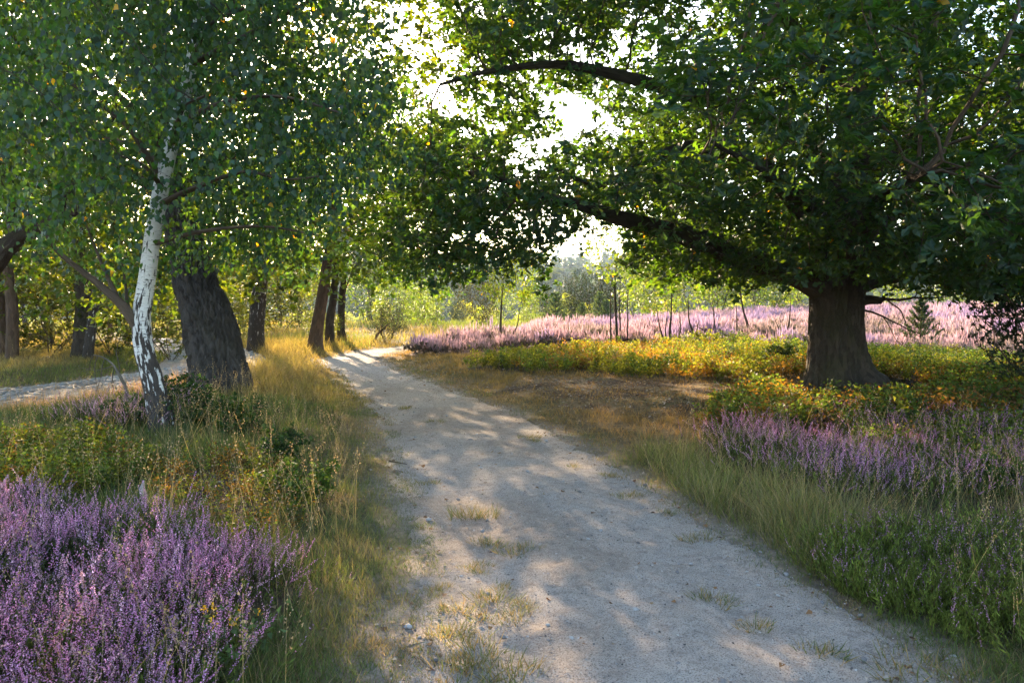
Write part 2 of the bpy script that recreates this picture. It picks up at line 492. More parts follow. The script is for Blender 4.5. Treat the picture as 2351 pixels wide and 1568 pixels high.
gc = mixv(gc, (0.11, 0.075, 0.06), inpoly(gxf, gyf, Z_BARE_L) * 1.0)
gc = mixv(gc, (0.19, 0.12, 0.11), inpoly(gxf, gyf, Z_FIELD) * 1.0)
gc = mixv(gc, (0.09, 0.07, 0.04), ss(1.5, 3, strip_dist(gxf, gyf, ROAD_C)[0]) * (gxf < -8) * .8)
gc = mixv(gc, (0.36, 0.30, 0.25), (1 - ss(-.05, .40, pd_ + .8 * (fbm(gxf * 1.7, gyf * 1.7, 3) - .5))) * .9)
gc = mixv(gc, (0.34, 0.30, 0.25), (1 - ss(-.1, .4, rd_ + .7 * (nz - .5))) * .9)
far = ss(55, 90, gyf)
gc = mixv(gc, (0.21, 0.17, 0.08), far)
gc = mixv(gc, (0.05, 0.07, 0.03), ss(200, 240, gyf))
nx_, ny_ = len(gx), len(gy)
ii = np.arange(nx_ * ny_).reshape(ny_, nx_)
Q = np.stack([ii[:-1, :-1], ii[:-1, 1:], ii[1:, 1:], ii[1:, :-1]], -1).reshape(-1, 4)
ground = mesh_obj('ground', np.stack([gxf, gyf, gz], 1), Q, M['ground'], None, gc, None, True)
tag(ground, 'dry heath ground with turf and leaf litter', 'ground', kind='structure')

def strip_mesh(C, smin, smax, ncross, edge, seed, lift, fine):
    cl = resample(C, 0.25)
    s = np.concatenate([[0], np.cumsum(np.hypot(*np.diff(cl[:, :2], axis=0).T))])
    smax = min(smax, s[-1] - .3)
    ys = [smin]
    while ys[-1] < smax: ys.append(ys[-1] + fine(ys[-1]))
    st = np.array(ys)
    x = np.interp(st, s, cl[:, 0]); y = np.interp(st, s, cl[:, 1]); w = np.interp(st, s, cl[:, 2])
    tx = np.gradient(x); ty = np.gradient(y); ln = np.hypot(tx, ty); nxx, nyy = ty / ln, -tx / ln
    tt = np.linspace(-1, 1, ncross)
    wl = w * 1 + .10 + edge * (fbm(st * 1.1 + seed, st * 0 + .5, 4) - .5) * 2 + .10
    wr = w * 1 + edge * (fbm(st * 1.1 + seed + 50, st * 0 + 9.5, 4) - .5) * 2 + .10
    W = np.where(tt[None] < 0, wl[:, None], wr[:, None])
    X = x[:, None] + nxx[:, None] * tt[None] * W; Y = y[:, None] + nyy[:, None] * tt[None] * W
    return st, tt, X, Y
# sandy path
st, tt, PX, PY = strip_mesh(PATH, 2, 62, 90, .28, 3.0, 0, lambda s: .045 + .0035 * max(0, s - 8))
xf, yf = PX.ravel(), PY.ravel()
tf = np.tile(tt, len(st))
rut = -.022 * np.exp(-((np.abs(tf) - .52) / .2) ** 2)
f1_, f2_, _ = worley(xf * 3.4 + .6 * vnoise(xf * 2, yf * 2), yf * 3.0)
micro = .030 * (fbm(xf * 6, yf * 6, 3) - .5) + .018 * (fbm(xf * 17, yf * 17, 2) - .5) - .014 * ss(.32, .1, f1_) * ss(.45, .6, fbm(xf * 1.2 + 3, yf * 1.2, 2))
pz = terrain(xf, yf) + rut + micro * ss(1, .7, np.abs(tf)) - .055 * ss(.80, 1.0, np.abs(tf) + .12 * (fbm(xf * 3, yf * 3, 2) - .5))
pcol = np.ones((len(xf), 3))
dk = ss(.52, .72, fbm(xf * .9 + 4, yf * .7, 4)) * .4 + ss(.55, 1, np.abs(tf)) * .35 * fbm(xf * 4, yf * 4, 3)
pcol = pcol * (1 - dk)[:, None] + np.array([.62, .52, .42])[None] * dk[:, None]
ii = np.arange(len(xf)).reshape(len(st), len(tt))
Q = np.stack([ii[:-1, :-1], ii[:-1, 1:], ii[1:, 1:], ii[1:, :-1]], -1).reshape(-1, 4)
path = mesh_obj('path', np.stack([xf, yf, pz], 1), Q, M['sand'], None, pcol, None, True)
tag(path, 'pale sandy footpath winding away between heather and trees', 'path', kind='structure')
# road on the left
st, tt, RX, RY = strip_mesh(ROAD, 4, 46, 30, .12, 40., 0, lambda s: .18)
xf, yf = RX.ravel(), RY.ravel(); tf = np.tile(tt, len(st))
rz = terrain(xf, yf) - .05 * ss(.85, 1, np.abs(tf)) + .02 * (fbm(xf * 3, yf * 3, 3) - .5)
ii = np.arange(len(xf)).reshape(len(st), len(tt))
Q = np.stack([ii[:-1, :-1], ii[:-1, 1:], ii[1:, 1:], ii[1:, :-1]], -1).reshape(-1, 4)
road = mesh_obj('road', np.stack([xf, yf, rz], 1), Q, M['sand'], None, np.full((len(xf), 3), .95), None, True)
tag(road, 'old cobbled track with sandy joints beyond the birch', 'road', kind='structure')

# ---- stones: rounded lumps shared between pieces
def ico_lump(seed, flat, box=0.0):
    rg = np.random.default_rng(seed)
    t = (1 + 5 ** .5) / 2
    V = np.array([(-1, t, 0), (1, t, 0), (-1, -t, 0), (1, -t, 0), (0, -1, t), (0, 1, t), (0, -1, -t), (0, 1, -t), (t, 0, -1), (t, 0, 1), (-t, 0, -1), (-t, 0, 1)], float)
    T = np.array([(0, 11, 5), (0, 5, 1), (0, 1, 7), (0, 7, 10), (0, 10, 11), (1, 5, 9), (5, 11, 4), (11, 10, 2), (10, 7, 6), (7, 1, 8), (3, 9, 4), (3, 4, 2), (3, 2, 6), (3, 6, 8), (3, 8, 9), (4, 9, 5), (2, 4, 11), (6, 2, 10), (8, 6, 7), (9, 8, 1)])
    V = V / np.linalg.norm(V, axis=1, keepdims=True)
    V = V * rg.uniform(.72, 1.12, (12, 1))
    if box: V = np.sign(V) * np.abs(V) ** (1 - box)
    return V * np.array([1, rg.uniform(.6, .9), flat]), T, np.ones((12, 3))
lumps = [ico_lump(i, .5) for i in range(5)]
rng = np.random.default_rng(5)
lump_me = [tri_mesh('stone', V, T, None, None, True) for V, T, _ in lumps]
for m_ in lump_me: m_.materials.append(M['stone'])
def on_path(n, ymin, ymax, rng, power=1.6):
    y = ymin + (ymax - ymin) * rng.random(n) ** power
    cx = np.interp(y, PATH[:, 1], PATH[:, 0]); w = np.interp(y, PATH[:, 1], PATH[:, 2])
    x = cx + w * rng.uniform(-1.0, 1.12, n)
    return x, y
x, y = on_path(230, 3.0, 13, rng)
z = terrain(x, y)
for i in range(len(x)):
    s = min(.045, .008 + rng.exponential(.0065))
    o = link('stone', lump_me[i % 5], None, path)
    o.location = (x[i], y[i], z[i] + s * .1 - .004); o.rotation_euler = (rng.normal(0, .2), rng.normal(0, .2), rng.uniform(0, 6.28)); o.scale = (s, s, s)
gb = Buf()
n = 21000
x, y = on_path(n, 2.4, 18, rng, 2.2)
tone = rng.uniform(.07, .6, n)
octa = (np.array([(1, 0, 0), (0, .8, 0), (-1, 0, 0), (0, -.8, 0), (0, 0, .6)], float), np.array([(0, 1, 4), (1, 2, 4), (2, 3, 4), (3, 0, 4)]), np.ones((5, 3)))
scatter(gb, octa, np.stack([x, y, terrain(x, y) + .001], 1), upright(rng, n, .25), (.0016 + rng.exponential(.0019, n)).clip(0, .009) * (1 + y / 45), tone[:, None] * np.array([[1, .93, .86]]))
tag(gb.build('gravel', M['litter'], path), kind='stuff')
# cobbles
cob = [ico_lump(20 + i, .55, .55) for i in range(4)]
cob_me = [tri_mesh('cobble', V, T, None, None, True) for V, T, _ in cob]
for m_ in cob_me: m_.materials.append(M['cobble'])
cl = resample(ROAD, .165)
tang = np.gradient(cl[:, :2], axis=0); tang /= np.linalg.norm(tang, axis=1, keepdims=True)
cps = []
for i in range(len(cl)):
    w = cl[i, 2] - .1; k = int(2 * w / .155)
    for j in range(k):
        t = -w + (j + .5 + .5 * (i % 2)) * 2 * w / k + rng.normal(0, .012)
        if abs(t) > w: continue
        px, py = cl[i, 0] + tang[i, 1] * t, cl[i, 1] - tang[i, 0] * t
        if fbm(px * 1.3, py * 1.3, 3) > .60: continue       # silted up with sand
        cps.append((px + rng.normal(0, .01), py + rng.normal(0, .01), math.atan2(tang[i, 1], tang[i, 0])))
cps = np.array(cps)
uu, vv = project(np.stack([cps[:, 0], cps[:, 1], cps[:, 0] * 0], 1))
inv = (uu > -60) & (uu < 330) & (cps[:, 1] > 6)
order = np.argsort(np.where(inv, cps[:, 1], 1e6))
big = order[:300]; rest = order[300:]
czs = terrain(cps[:, 0], cps[:, 1])
for i in big:
    o = link('cobble', cob_me[i % 4], None, road)
    o.location = (cps[i, 0], cps[i, 1], czs[i] + rng.normal(-.008, .012)); o.rotation_euler = (rng.normal(0, .1), rng.normal(0, .1), cps[i, 2] + rng.normal(0, .12)); sc = rng.uniform(.066, .082); o.scale = (sc, sc, sc * .8)
cb = Buf()
for k in range(4):
    s_ = rest[k::4]; n = len(s_)
    a = cps[s_, 2]; rot = np.zeros((n, 3, 3)); rot[:, 0, 0] = np.cos(a); rot[:, 0, 1] = -np.sin(a); rot[:, 1, 0] = np.sin(a); rot[:, 1, 1] = np.cos(a); rot[:, 2, 2] = 1
    scatter(cb, cob[k], np.stack([cps[s_, 0], cps[s_, 1], czs[s_] + rng.normal(-.008, .012, n)], 1), rot, rng.uniform(.066, .082, n))
tag(cb.build('cobbles', M['cobble'], road, True), kind='stuff')

# ------------------------------------------------------------------ trees
def tube(pts, rad, sides, disp=None, capend=True):
    """swept tube; returns V, T(tris), UV (metres round, metres along)"""
    pts = np.asarray(pts, float); rad = np.asarray(rad, float); n = len(pts)
    tg = np.gradient(pts, axis=0); tg /= np.maximum(np.linalg.norm(tg, axis=1, keepdims=True), 1e-9)
    ref = np.array([0.0, -1.0, 0.0]) if abs(tg[0][1]) < .8 else np.array([1.0, 0, 0])
    nrm = np.zeros((n, 3)); u = ref - tg[0] * (ref @ tg[0]); u /= np.linalg.norm(u)
    for i in range(n):
        u = u - tg[i] * (u @ tg[i]); u /= max(np.linalg.norm(u), 1e-9); nrm[i] = u
    bn = np.cross(tg, nrm)
    al = np.linspace(0, 2 * np.pi, sides + 1)      # seam duplicated so the UVs wrap
    s = np.concatenate([[0], np.cumsum(np.linalg.norm(np.diff(pts, axis=0), axis=1))])
    A, S = np.meshgrid(al, s)
    Rr = np.repeat(rad[:, None], sides + 1, 1)
    if disp is not None:
        Rr = Rr + disp(A, S, Rr)
    V = pts[:, None] + Rr[..., None] * (np.cos(A)[..., None] * nrm[:, None] + np.sin(A)[..., None] * bn[:, None])
    UV = np.stack([A * rad.max() * .9, S], -1)
    ii = np.arange(n * (sides + 1)).reshape(n, sides + 1)
    a, b, c, d = ii[:-1, :-1].ravel(), ii[:-1, 1:].ravel(), ii[1:, 1:].ravel(), ii[1:, :-1].ravel()
    T = np.vstack([np.stack([a, b, c], 1), np.stack([a, c, d], 1)])
    return V.reshape(-1, 3), T, UV.reshape(-1, 2), A.ravel(), S.ravel()

def smooth_poly(pts, rad, step):
    Q = resample(np.hstack([np.asarray(pts, float), np.asarray(rad, float)[:, None]]), step)
    return Q[:, :3], np.maximum(Q[:, 3], .004)

def colonize(pos0, par0, A, step, infl, kill, maxit, rng, up=(0, 0, 0.05)):
    pos = [np.array(p) for p in pos0]; par = list(par0)
    PA = np.array(pos)
    A = np.asarray(A)
    nd_, ni = np.full(len(A), 1e9), np.zeros(len(A), int)
    for k in range(0, len(PA), 200):
        d = np.linalg.norm(A[:, None] - PA[None, k:k + 200], axis=2)
        j = d.argmin(1); dm = d[np.arange(len(A)), j]; m = dm < nd_
        nd_[m] = dm[m]; ni[m] = j[m] + k
    alive = np.ones(len(A), bool)
    kids = {}
    for it in range(maxit):
        act = alive & (nd_ < infl)
        if not act.any():
            if alive.any() and it < 3:
                infl *= 1.6; continue
            break
        idx = np.where(act)[0]
        dirs = A[idx] - PA[ni[idx]]; dirs /= np.maximum(np.linalg.norm(dirs, axis=1, keepdims=True), 1e-6)
        un, inv = np.unique(ni[idx], return_inverse=True)
        D = np.zeros((len(un), 3)); np.add.at(D, inv, dirs)
        D /= np.maximum(np.linalg.norm(D, axis=1, keepdims=True), 1e-6)
        D += rng.normal(0, .22, D.shape) + np.array(up)
        D /= np.linalg.norm(D, axis=1, keepdims=True)
        keep = np.array([kids.get(int(u_), 0) < 4 for u_ in un])
        if not keep.any(): break
        un, D = un[keep], D[keep]
        newp = PA[un] + D * step
        base = len(PA)
        for u_ in un: kids[int(u_)] = kids.get(int(u_), 0) + 1
        par.extend(un.tolist()); PA = np.vstack([PA, newp])
        ai = np.where(alive)[0]
        for k in range(0, len(newp), 300):
            d = np.linalg.norm(A[ai][:, None] - newp[None, k:k + 300], axis=2)
            j = d.argmin(1); dm = d[np.arange(len(ai)), j]; m = dm < nd_[ai]
            nd_[ai[m]] = dm[m]; ni[ai[m]] = base + k + j[m]
        alive &= nd_ > kill
    return PA, np.array(par)

def clumped(rng, n, nclump, inside, lo, hi, sig):
    """attractors: gaussian clumps with centres inside the crown"""
    cs = []
    while len(cs) < nclump:
        c = rng.uniform(lo, hi, (nclump * 4, 3)); c = c[inside(c)]; cs.extend(c.tolist())
    cs = np.array(cs[:nclump])
    pts = cs[rng.integers(0, nclump, n)] + rng.normal(0, 1, (n, 3)) * sig
    return pts[inside(pts, .12)]

TWIGC = np.array([1.0, 1.0, 1.0])
def build_tree(name, label, base, trunk, trad, limbs, A, bark, twigbark, leafmat, leaf_fn, rng, step=.28, infl=2.2, kill=.32, maxit=120, tip=.004,
               trunk_sides=24, trunk_step=.1, disp=None, group=None, cat='tree', start_frac=.35, sub_max=40, limb_mat=None, up=(0, 0, .04), pipe=2.4):
    root = empty(name, tuple(base), label, cat, group)
    tp, tr = smooth_poly(trunk, trad, trunk_step)
    V, T, UV, _, _ = tube(tp, tr, trunk_sides, disp)
    mesh_obj('trunk', V, T, bark, root, np.ones((len(V), 3)), UV, True)
    # skeleton nodes
    pos, par, fixed = [], [], []
    cp, cr = smooth_poly(trunk, trad, step)
    for i in range(len(cp)):
        pos.append(cp[i]); par.append(i - 1); fixed.append(cr[i])
    nt_ = len(cp)
    grow_ok = [i >= int(nt_ * start_frac) for i in range(nt_)]
    for lp, lr in limbs:
        q, r_ = smooth_poly(lp, lr, step)
        d = np.linalg.norm(np.array(pos) - q[0], axis=1); a = int(d.argmin())
        V, T, UV, _, _ = tube(*smooth_poly(lp, lr, min(.12, step)), 12 if lr[0] > .05 else 7, lambda A_, S_, R_: R_ * .16 * (fbm(A_ * 1.2 + S_ * .7, S_ * 5, 3) - .5))
        mesh_obj('limb', V, T, limb_mat or bark, root, np.ones((len(V), 3)), UV, True)
        for i in range(len(q)):
            par.append(a if i == 0 else len(pos) - 1); pos.append(q[i]); fixed.append(r_[i]); grow_ok.append(i > len(q) * .2)
    ok = np.where(grow_ok)[0]
    # only growing nodes attract: pass them first through a remap
    PA, pr = colonize([pos[i] for i in ok], [-1] * len(ok), A, step, infl, kill, maxit, rng, up)
    nf, no = len(pos), len(ok)
    allp = np.vstack([np.array(pos), PA[no:]])
    apar = list(par) + [int(ok[p]) if p < no else int(p - no + nf) for p in pr[no:]]
    N = len(allp)
    rad = np.zeros(N); ch = [[] for _ in range(N)]
    for i in range(N):
        if apar[i] >= 0: ch[apar[i]].append(i)
    for i in range(N - 1, -1, -1):
        if i < nf: rad[i] = fixed[i]
        else: rad[i] = tip if not ch[i] else sum(rad[c] ** pipe for c in ch[i]) ** (1 / pipe)
    tw = Buf(); subs = []
    for i in range(nf, N):
        p = apar[i]
        main_of_parent = p >= nf and max(ch[p], key=lambda c: rad[c]) == i
        if main_of_parent: continue
        chain = [p, i]; c = i
        while ch[c]:
            c = max(ch[c], key=lambda k: rad[k]); chain.append(c)
        r_ = rad[chain].copy(); r_[0] = r_[1]
        r_ = np.minimum(r_, max(.8 * rad[p], tip))
        r_[-1] *= .5
        subs.append((r_[0], allp[chain], r_))
    subs.sort(key=lambda s: -s[0])
    for k, (r0, pp, rr) in enumerate(subs):
        sides = 9 if r0 > .05 else 6 if r0 > .02 else 4 if r0 > .009 else 3
        V, T, UV, _, _ = tube(pp, rr, sides)
        if k < sub_max and r0 > .012 * max(1, base[1] / 12):
            mesh_obj('branch', V, T, twigbark, root, np.ones((len(V), 3)), UV, True)
        else:
            tw.add(V, T, np.ones((len(V), 3)), UV)
    if tw.n:
        tag(tw.build('twigs', twigbark, root, True), kind='stuff')
    # leaves on the fine wood
    idx = np.array([i for i in range(nf, N) if rad[i] < tip * 3.2])
    pdir = allp[idx] - allp[[apar[i] for i in idx]]
    leaf_fn(root, allp[idx], pdir, leafmat, rng)
    return root

# leaf templates: local y = along the leaf, z = upper face
def leaf_temp(right, mid_drop=.06):
    """right = outline points (x,y) from base to tip, base (0,0) and tip (0,1) excluded"""
    k = len(right)
    V = [(0, 0, 0)] + [(x, y, mid_drop) for x, y in right] + [(0, 1, -.05)] + [(-x, y, mid_drop) for x, y in right]
    V = np.array(V, float); tipi = k + 1
    T = []
    for side in (0, 1):
        idx = [0] + [(1 if side == 0 else k + 2) + j for j in range(k)] + [tipi]
        T.append((idx, side))
    return V, T, tipi
def simple_leaf(w, sh):
    V = np.array([(0, 0, 0), (w * .85, sh * .55, .07), (w, sh * 1.15, .08), (0, 1, -.06), (-w * .85, sh * .55, .07), (-w, sh * 1.15, .08)], float)
    T = np.array([(0, 1, 2), (0, 2, 3), (0, 5, 4), (0, 3, 5)])
    return V, T, np.ones((6, 3))
BIRCH_LEAF = simple_leaf(.40, .28)
DIAMOND = (np.array([(0, 0, 0), (.36, .45, .08), (0, 1, -.05), (-.36, .45, .08)], float), np.array([(0, 1, 2), (0, 2, 3)]), np.ones((4, 3)))
def oak_leaf():
    rp = [(.17, .26), (.09, .40), (.30, .60), (.17, .80)]
    V = [(0, 0, 0), (0, 1, -.06)] + [(x, y, .05) for x, y in rp] + [(-x, y, .05) for x, y in rp]
    T = [(0, 2, 3), (3, 4, 5), (0, 3, 1), (3, 5, 1)]
    T += [(0, 7, 6), (7, 9, 8), (0, 1, 7), (7, 1, 9)]
    return np.array(V, float), np.array(T), np.ones((10, 3))
OAK_LEAF = oak_leaf()
LEAF_MESHES = {}
def leaf_mass(root, temp, pos, axis, normal, scale, colour, mat, single=0, key='leaf', lod=13.2):
    """all leaves of a crown in one part; the ones that show largest become leaf objects"""
    rot = frames(axis, normal)
    keep = np.ones(len(pos), bool)
    if single:
        u, v = project(pos); d = np.linalg.norm(pos - EYE, axis=1)
        vis = (u > 10) & (u < 2340) & (v > 10) & (v < 1500)
        size = np.where(vis, scale / d, 0)
        pick = np.argsort(-size)[:single]
        keep[pick] = False
        if key not in LEAF_MESHES:
            LEAF_MESHES[key] = []
            for q in range(4):
                c = colour[pick[q * 7 % len(pick)]]
                me = tri_mesh('leaf', temp[0], temp[1], np.broadcast_to(c, (len(temp[0]), 3))); me.materials.append(mat); LEAF_MESHES[key].append(me)
    b = Buf()
    u, v = project(pos)
    fine = keep & (u > -40) & (u < 2400) & (v > -40) & (pos[:, 1] < lod)
    coarse = keep & ~fine
    scatter(b, temp, pos[fine], rot[fine], scale[fine], colour[fine])
    scatter(b, DIAMOND, pos[coarse], rot[coarse], scale[coarse] * 1.05, colour[coarse])
    crown = tag(b.build('crown', mat, root), kind='stuff')
    if single:
        for j, i in enumerate(pick):
            o = link('leaf', LEAF_MESHES[key][j % 4], None, crown)
            o.matrix_local = Matrix([[*(rot[i][r] * scale[i]), pos[i][r] - root.location[r]] for r in range(3)] + [[0, 0, 0, 1]])
    return crown
def leaf_colours(rng, n, base, var=.3, yellow=0.0):
    c = np.array(base)[None] * (1 + rng.normal(0, var, (n, 1)).clip(-.6, .8))
    c[:, 0] *= 1 + rng.normal(.05, .15, n)
    if yellow:
        m = rng.random(n) < yellow
        c[m] = np.array([.30, .20, .03])
    return np.clip(c, .005, 1)
def oak_leaves(per, size, base, single=0, spread=.13, temp=None, key='oak', yellow=.002, rosette=6):
    def fn(root, pos, pdir, mat, rng):
        """leaves sit in rosettes round twig tips, flattened towards the light"""
        k = max(1, round(per / rosette)); nr_ = len(pos) * k
        d = np.repeat(pdir / np.linalg.norm(pdir, axis=1, keepdims=True), k, 0)
        c = np.repeat(pos, k, 0) + rng.normal(0, spread, (nr_, 3)) * np.array([1, 1, .6]) + d * spread * .5
        face = rng.normal(0, .45, (nr_, 3)) + d * .35 + np.array([0, 0, .75]); face /= np.linalg.norm(face, axis=1, keepdims=True)
        tone = 1 + rng.normal(0, .22, nr_).clip(-.5, .6)
        rs = size * rng.uniform(.75, 1.2, nr_)
        n = nr_ * rosette
        i = np.repeat(np.arange(nr_), rosette)
        ax = rng.normal(0, 1, (n, 3)); f = face[i]
        ax = ax - f * (ax * f).sum(1, keepdims=True); ax /= np.maximum(np.linalg.norm(ax, axis=1, keepdims=True), 1e-6)
        ax = ax + f * rng.normal(.12, .3, (n, 1)) + np.array([0, 0, -.12])
        p = c[i] + ax * size * .12 + rng.normal(0, size * .12, (n, 3))
        nr = f + rng.normal(0, .3, (n, 3))
        sc = rs[i] * rng.uniform(.6, 1.15, n)
        col = leaf_colours(rng, n, base, .16, yellow) * tone[i][:, None]
        leaf_mass(root, temp or OAK_LEAF, p, ax, nr, sc, col, mat, single, key)
    return fn
def birch_leaves(per, size, base, single=0, hang=.45, temp=None, key='birch', yellow=.004):
    def fn(root, pos, pdir, mat, rng):
        n = len(pos) * per
        p = np.repeat(pos, per, 0)
        t = rng.random(n) ** .8 * hang
        p = p + np.stack([rng.normal(0, .09, n), rng.normal(0, .09, n), -t + .06], 1)
        ax = np.stack([rng.normal(0, .45, n), rng.normal(0, .45, n), -np.ones(n)], 1)
        nr = np.stack([rng.normal(0, 1, n), rng.normal(0, 1, n), rng.normal(.15, .35, n)], 1)
        sc = size * rng.uniform(.6, 1.2, n)
        leaf_mass(root, temp or BIRCH_LEAF, p, ax, nr, sc, leaf_colours(rng, n, base, .28, yellow), mat, single, key)
    return fn
def taper(rs, n):
    t = np.linspace(0, 1, n)
    return list(rs[1] + (rs[0] - rs[1]) * (1 - t) ** 1.4)
def bp(seq):
    return np.array([P(u, v, D) for u, v, D in seq])

OAKC = (0.0145, 0.045, 0.026)
BIRC = (0.0165, 0.048, 0.030)
# ---- the broad oak on the right
ob = GP(1925, 888); OD = ob[1]
def oak_disp(A, S, Rr):
    f1, f2, cid = worley(A / (2 * np.pi) * 34 + 1.2 * (fbm(np.cos(A) * 4 + 2, np.sin(A) * 4 + S * 2, 3) - .5), S * 3.6 + 1.2 * (fbm(np.cos(A) * 5, np.sin(A) * 5 + S * 3, 3) - .5), wrap=34)
    plate = ss(.01, .18, f2 - f1)
    flare = np.exp(-S / .38)
    root_l = flare * Rr * (.26 * np.cos(A * 5 + .6 + .4 * np.sin(S * 4)) + .20 * np.cos(A * 3 + 2.0) + .1 * np.cos(A * 9))
    big = .035 * (fbm(np.cos(A) * 1.4 + 7, np.sin(A) * 1.4 + S * .8, 3) - .5)
    return root_l + big + (plate - 1) * .038 * np.clip(Rr / .4, .2, 1) + .010 * (cid - .5)
def q(u, v, D=None): return P(u, v, OD if D is None else OD + D)
trunk = [ob + [0, 0, -.25], ob + [0, 0, .02]] + [q(1922, 855), q(1919, 800), q(1919, 730), q(1924, 650), q(1936, 560), q(1950, 450), q(1960, 330), q(1978, 200), q(1990, 60), q(2000, -150), q(2000, -420)]
trad = [.78, .70, .545, .46, .425, .43, .40, .33, .28, .23, .18, .12, .03]
L = lambda rs, *pts: ([q(*p_) for p_ in pts], taper(rs, len(pts)))
limbs = [
    L((.27, .03), (1905, 668), (1820, 622, -.2), (1700, 588, -.5), (1600, 548, -.8), (1500, 522, -1), (1400, 494, -1.2), (1330, 470, -1.3), (1262, 455, -1.4), (1160, 415, -1.6), (1060, 395, -1.7)),
    L((.22, .02), (1938, 570), (1850, 485, -.4), (1760, 390, -.8), (1650, 347, -1.2), (1560, 340, -1.5), (1450, 392, -1.8), (1370, 425, -1.9), (1260, 380, -2.1)),
    L((.20, .02), (1950, 455), (1850, 335, -.7), (1700, 255, -1.5), (1500, 195, -2), (1300, 150, -2.4), (1120, 165, -2.6), (1010, 195, -2.7)),
    L((.22, .04), (1956, 430), (2080, 335, -.4), (2200, 255, -.8), (2351, 205, -1), (2520, 150, -1)),
    L((.17, .02), (1950, 630), (2050, 568, -.8), (2200, 528, -1.8), (2350, 505, -2.5), (2500, 480, -3)),
    L((.20, .02), (1945, 610), (1990, 505, -2), (2050, 432, -4), (2130, 395, -5.6)),
    L((.20, .02), (1930, 570), (1860, 472, -2), (1760, 400, -3.6), (1640, 330, -4.8)),
    L((.20, .02), (1940, 570), (1900, 488, 2.5), (1850, 430, 5), (1760, 410, 7)),
    L((.20, .02), (1960, 550), (2060, 490, 2.5), (2200, 445, 5), (2300, 430, 7)),
    L((.18, .02), (1975, 280), (1850, 100, -.5), (1700, -50, -1), (1500, -150, -1.5)),
    L((.18, .02), (1985, 200), (2120, 50, -.5), (2300, -100, -1), (2450, -180, -1)),
    L((.11, .012), (1890, 655), (1800, 640, .5), (1680, 590, 1), (1600, 610, 1.3), (1540, 640, 1.5)),
    L((.10, .012), (1900, 690), (1850, 640, .6), (1790, 625, 1.5), (1700, 640, 2.5)),
    L((.13, .012), (1955, 665), (2060, 640, .5), (2200, 650, 1), (2330, 665, 1.2)),
]
oc = np.array([ob[0], ob[1], 5.4]); orad = np.array([8.6, 7.6, 6.0])
GAPS = [(1340, 560, 80, 65), (1310, 250, 40, 30), (1480, 480, 40, 20), (1690, 520, 30, 20), (1045, 185, 45, 32), (955, 100, 32, 42), (1150, 560, 60, 45), (1225, 355, 55, 40), (1330, 590, 60, 40)]
def in_oak(p, m=0.0):
    e = (p - oc) / (orad * (1 + m)); r = np.linalg.norm(e, axis=1)
    h = np.hypot(p[:, 0] - ob[0], p[:, 1] - ob[1])
    zmin = 2.35 - .13 * np.clip(h - 2, 0, 6) + .5 * (fbm(p[:, 0] * .5 + 30, p[:, 1] * .5, 2) - .5)
    ok = (r < 1) & (p[:, 2] > zmin) & ((r > .3) | (p[:, 2] > 6))
    u, v = project(p)
    for gu, gv, ga, gb_ in GAPS:
        ok &= ((u - gu) / ga) ** 2 + ((v - gv) / gb_) ** 2 > 1
    ok &= u > np.interp(v, [-200, 0, 150, 260, 360, 450, 700], [1040, 1010, 1070, 1000, 930, 890, 880]) + 25 * np.sin(v * .05)
    front = (p[:, 1] < 9.5) & (u < 1500)
    return ok & ~front
rg = np.random.default_rng(11)
Ao = clumped(rg, 17500, 430, in_oak, oc - orad, oc + orad, np.array([.42, .42, .20]))
far_back = (Ao[:, 1] > ob[1] + 3) | (Ao[:, 2] > 8.5)
Ao = Ao[~far_back | (rg.random(len(Ao)) < .8)]
fringe = [(960, 545, -1.5), (1000, 600, -2), (1060, 575, -2.2), (1110, 590, -2), (1175, 585, -2.4), (1240, 590, -2), (1020, 500, -1), (935, 470, -1), (960, 600, -2), (1210, 520, -1),
          (2250, 640, -2), (2330, 680, -2.5), (2180, 655, -1), (2100, 640, -1.5), (2300, 600, -3.5), (2220, 690, -.5), (1780, 610, -1), (1700, 640, 1), (1620, 630, 1.5), (1500, 600, 1), (1450, 630, 1.5), (1560, 650, 2), (1660, 600, -1.2), (1740, 560, -1.5),
          (1850, 560, -2.2), (1930, 540, -2.6), (2010, 560, -2.4), (1980, 480, -3), (1880, 470, -3), (2080, 500, -3), (1800, 490, -2.6), (2050, 610, -1.8), (1870, 610, -1.2), (1960, 590, -1.6), (1760, 430, -2.8), (2140, 560, -3), (2200, 470, -4), (1690, 480, -2.4), (1590, 440, -2.5), (1480, 430, -2.4)]
for f_ in fringe:
    Ao = np.vstack([Ao, q(*f_) + rg.normal(0, 1, (55, 3)) * [.38, .38, .18]])
u_, v_ = project(Ao)
vlim = np.interp(u_, [880, 960, 1050, 1150, 1250, 1300, 1420, 1500, 1700, 1850, 2000, 2100, 2400], [600, 650, 630, 620, 600, 540, 540, 640, 665, 640, 640, 665, 690])
Ao = Ao[(v_ < vlim) | (Ao[:, 1] > ob[1] + 4)]
oak = build_tree('oak_tree', 'broad old oak with thick furrowed trunk and low spreading limbs over the heather', ob, trunk, trad, limbs, Ao,
                 M['oak_bark'], M['twig_bark'], M['oak_leaf'], oak_leaves(21, .122, OAKC, 300, .14, rosette=7), rg, step=.24, infl=2.4, kill=.24, tip=.005, trunk_sides=150, trunk_step=.035, disp=oak_disp, start_frac=.42, sub_max=60, limb_mat=M['oak_bark'])
print('oak ok')
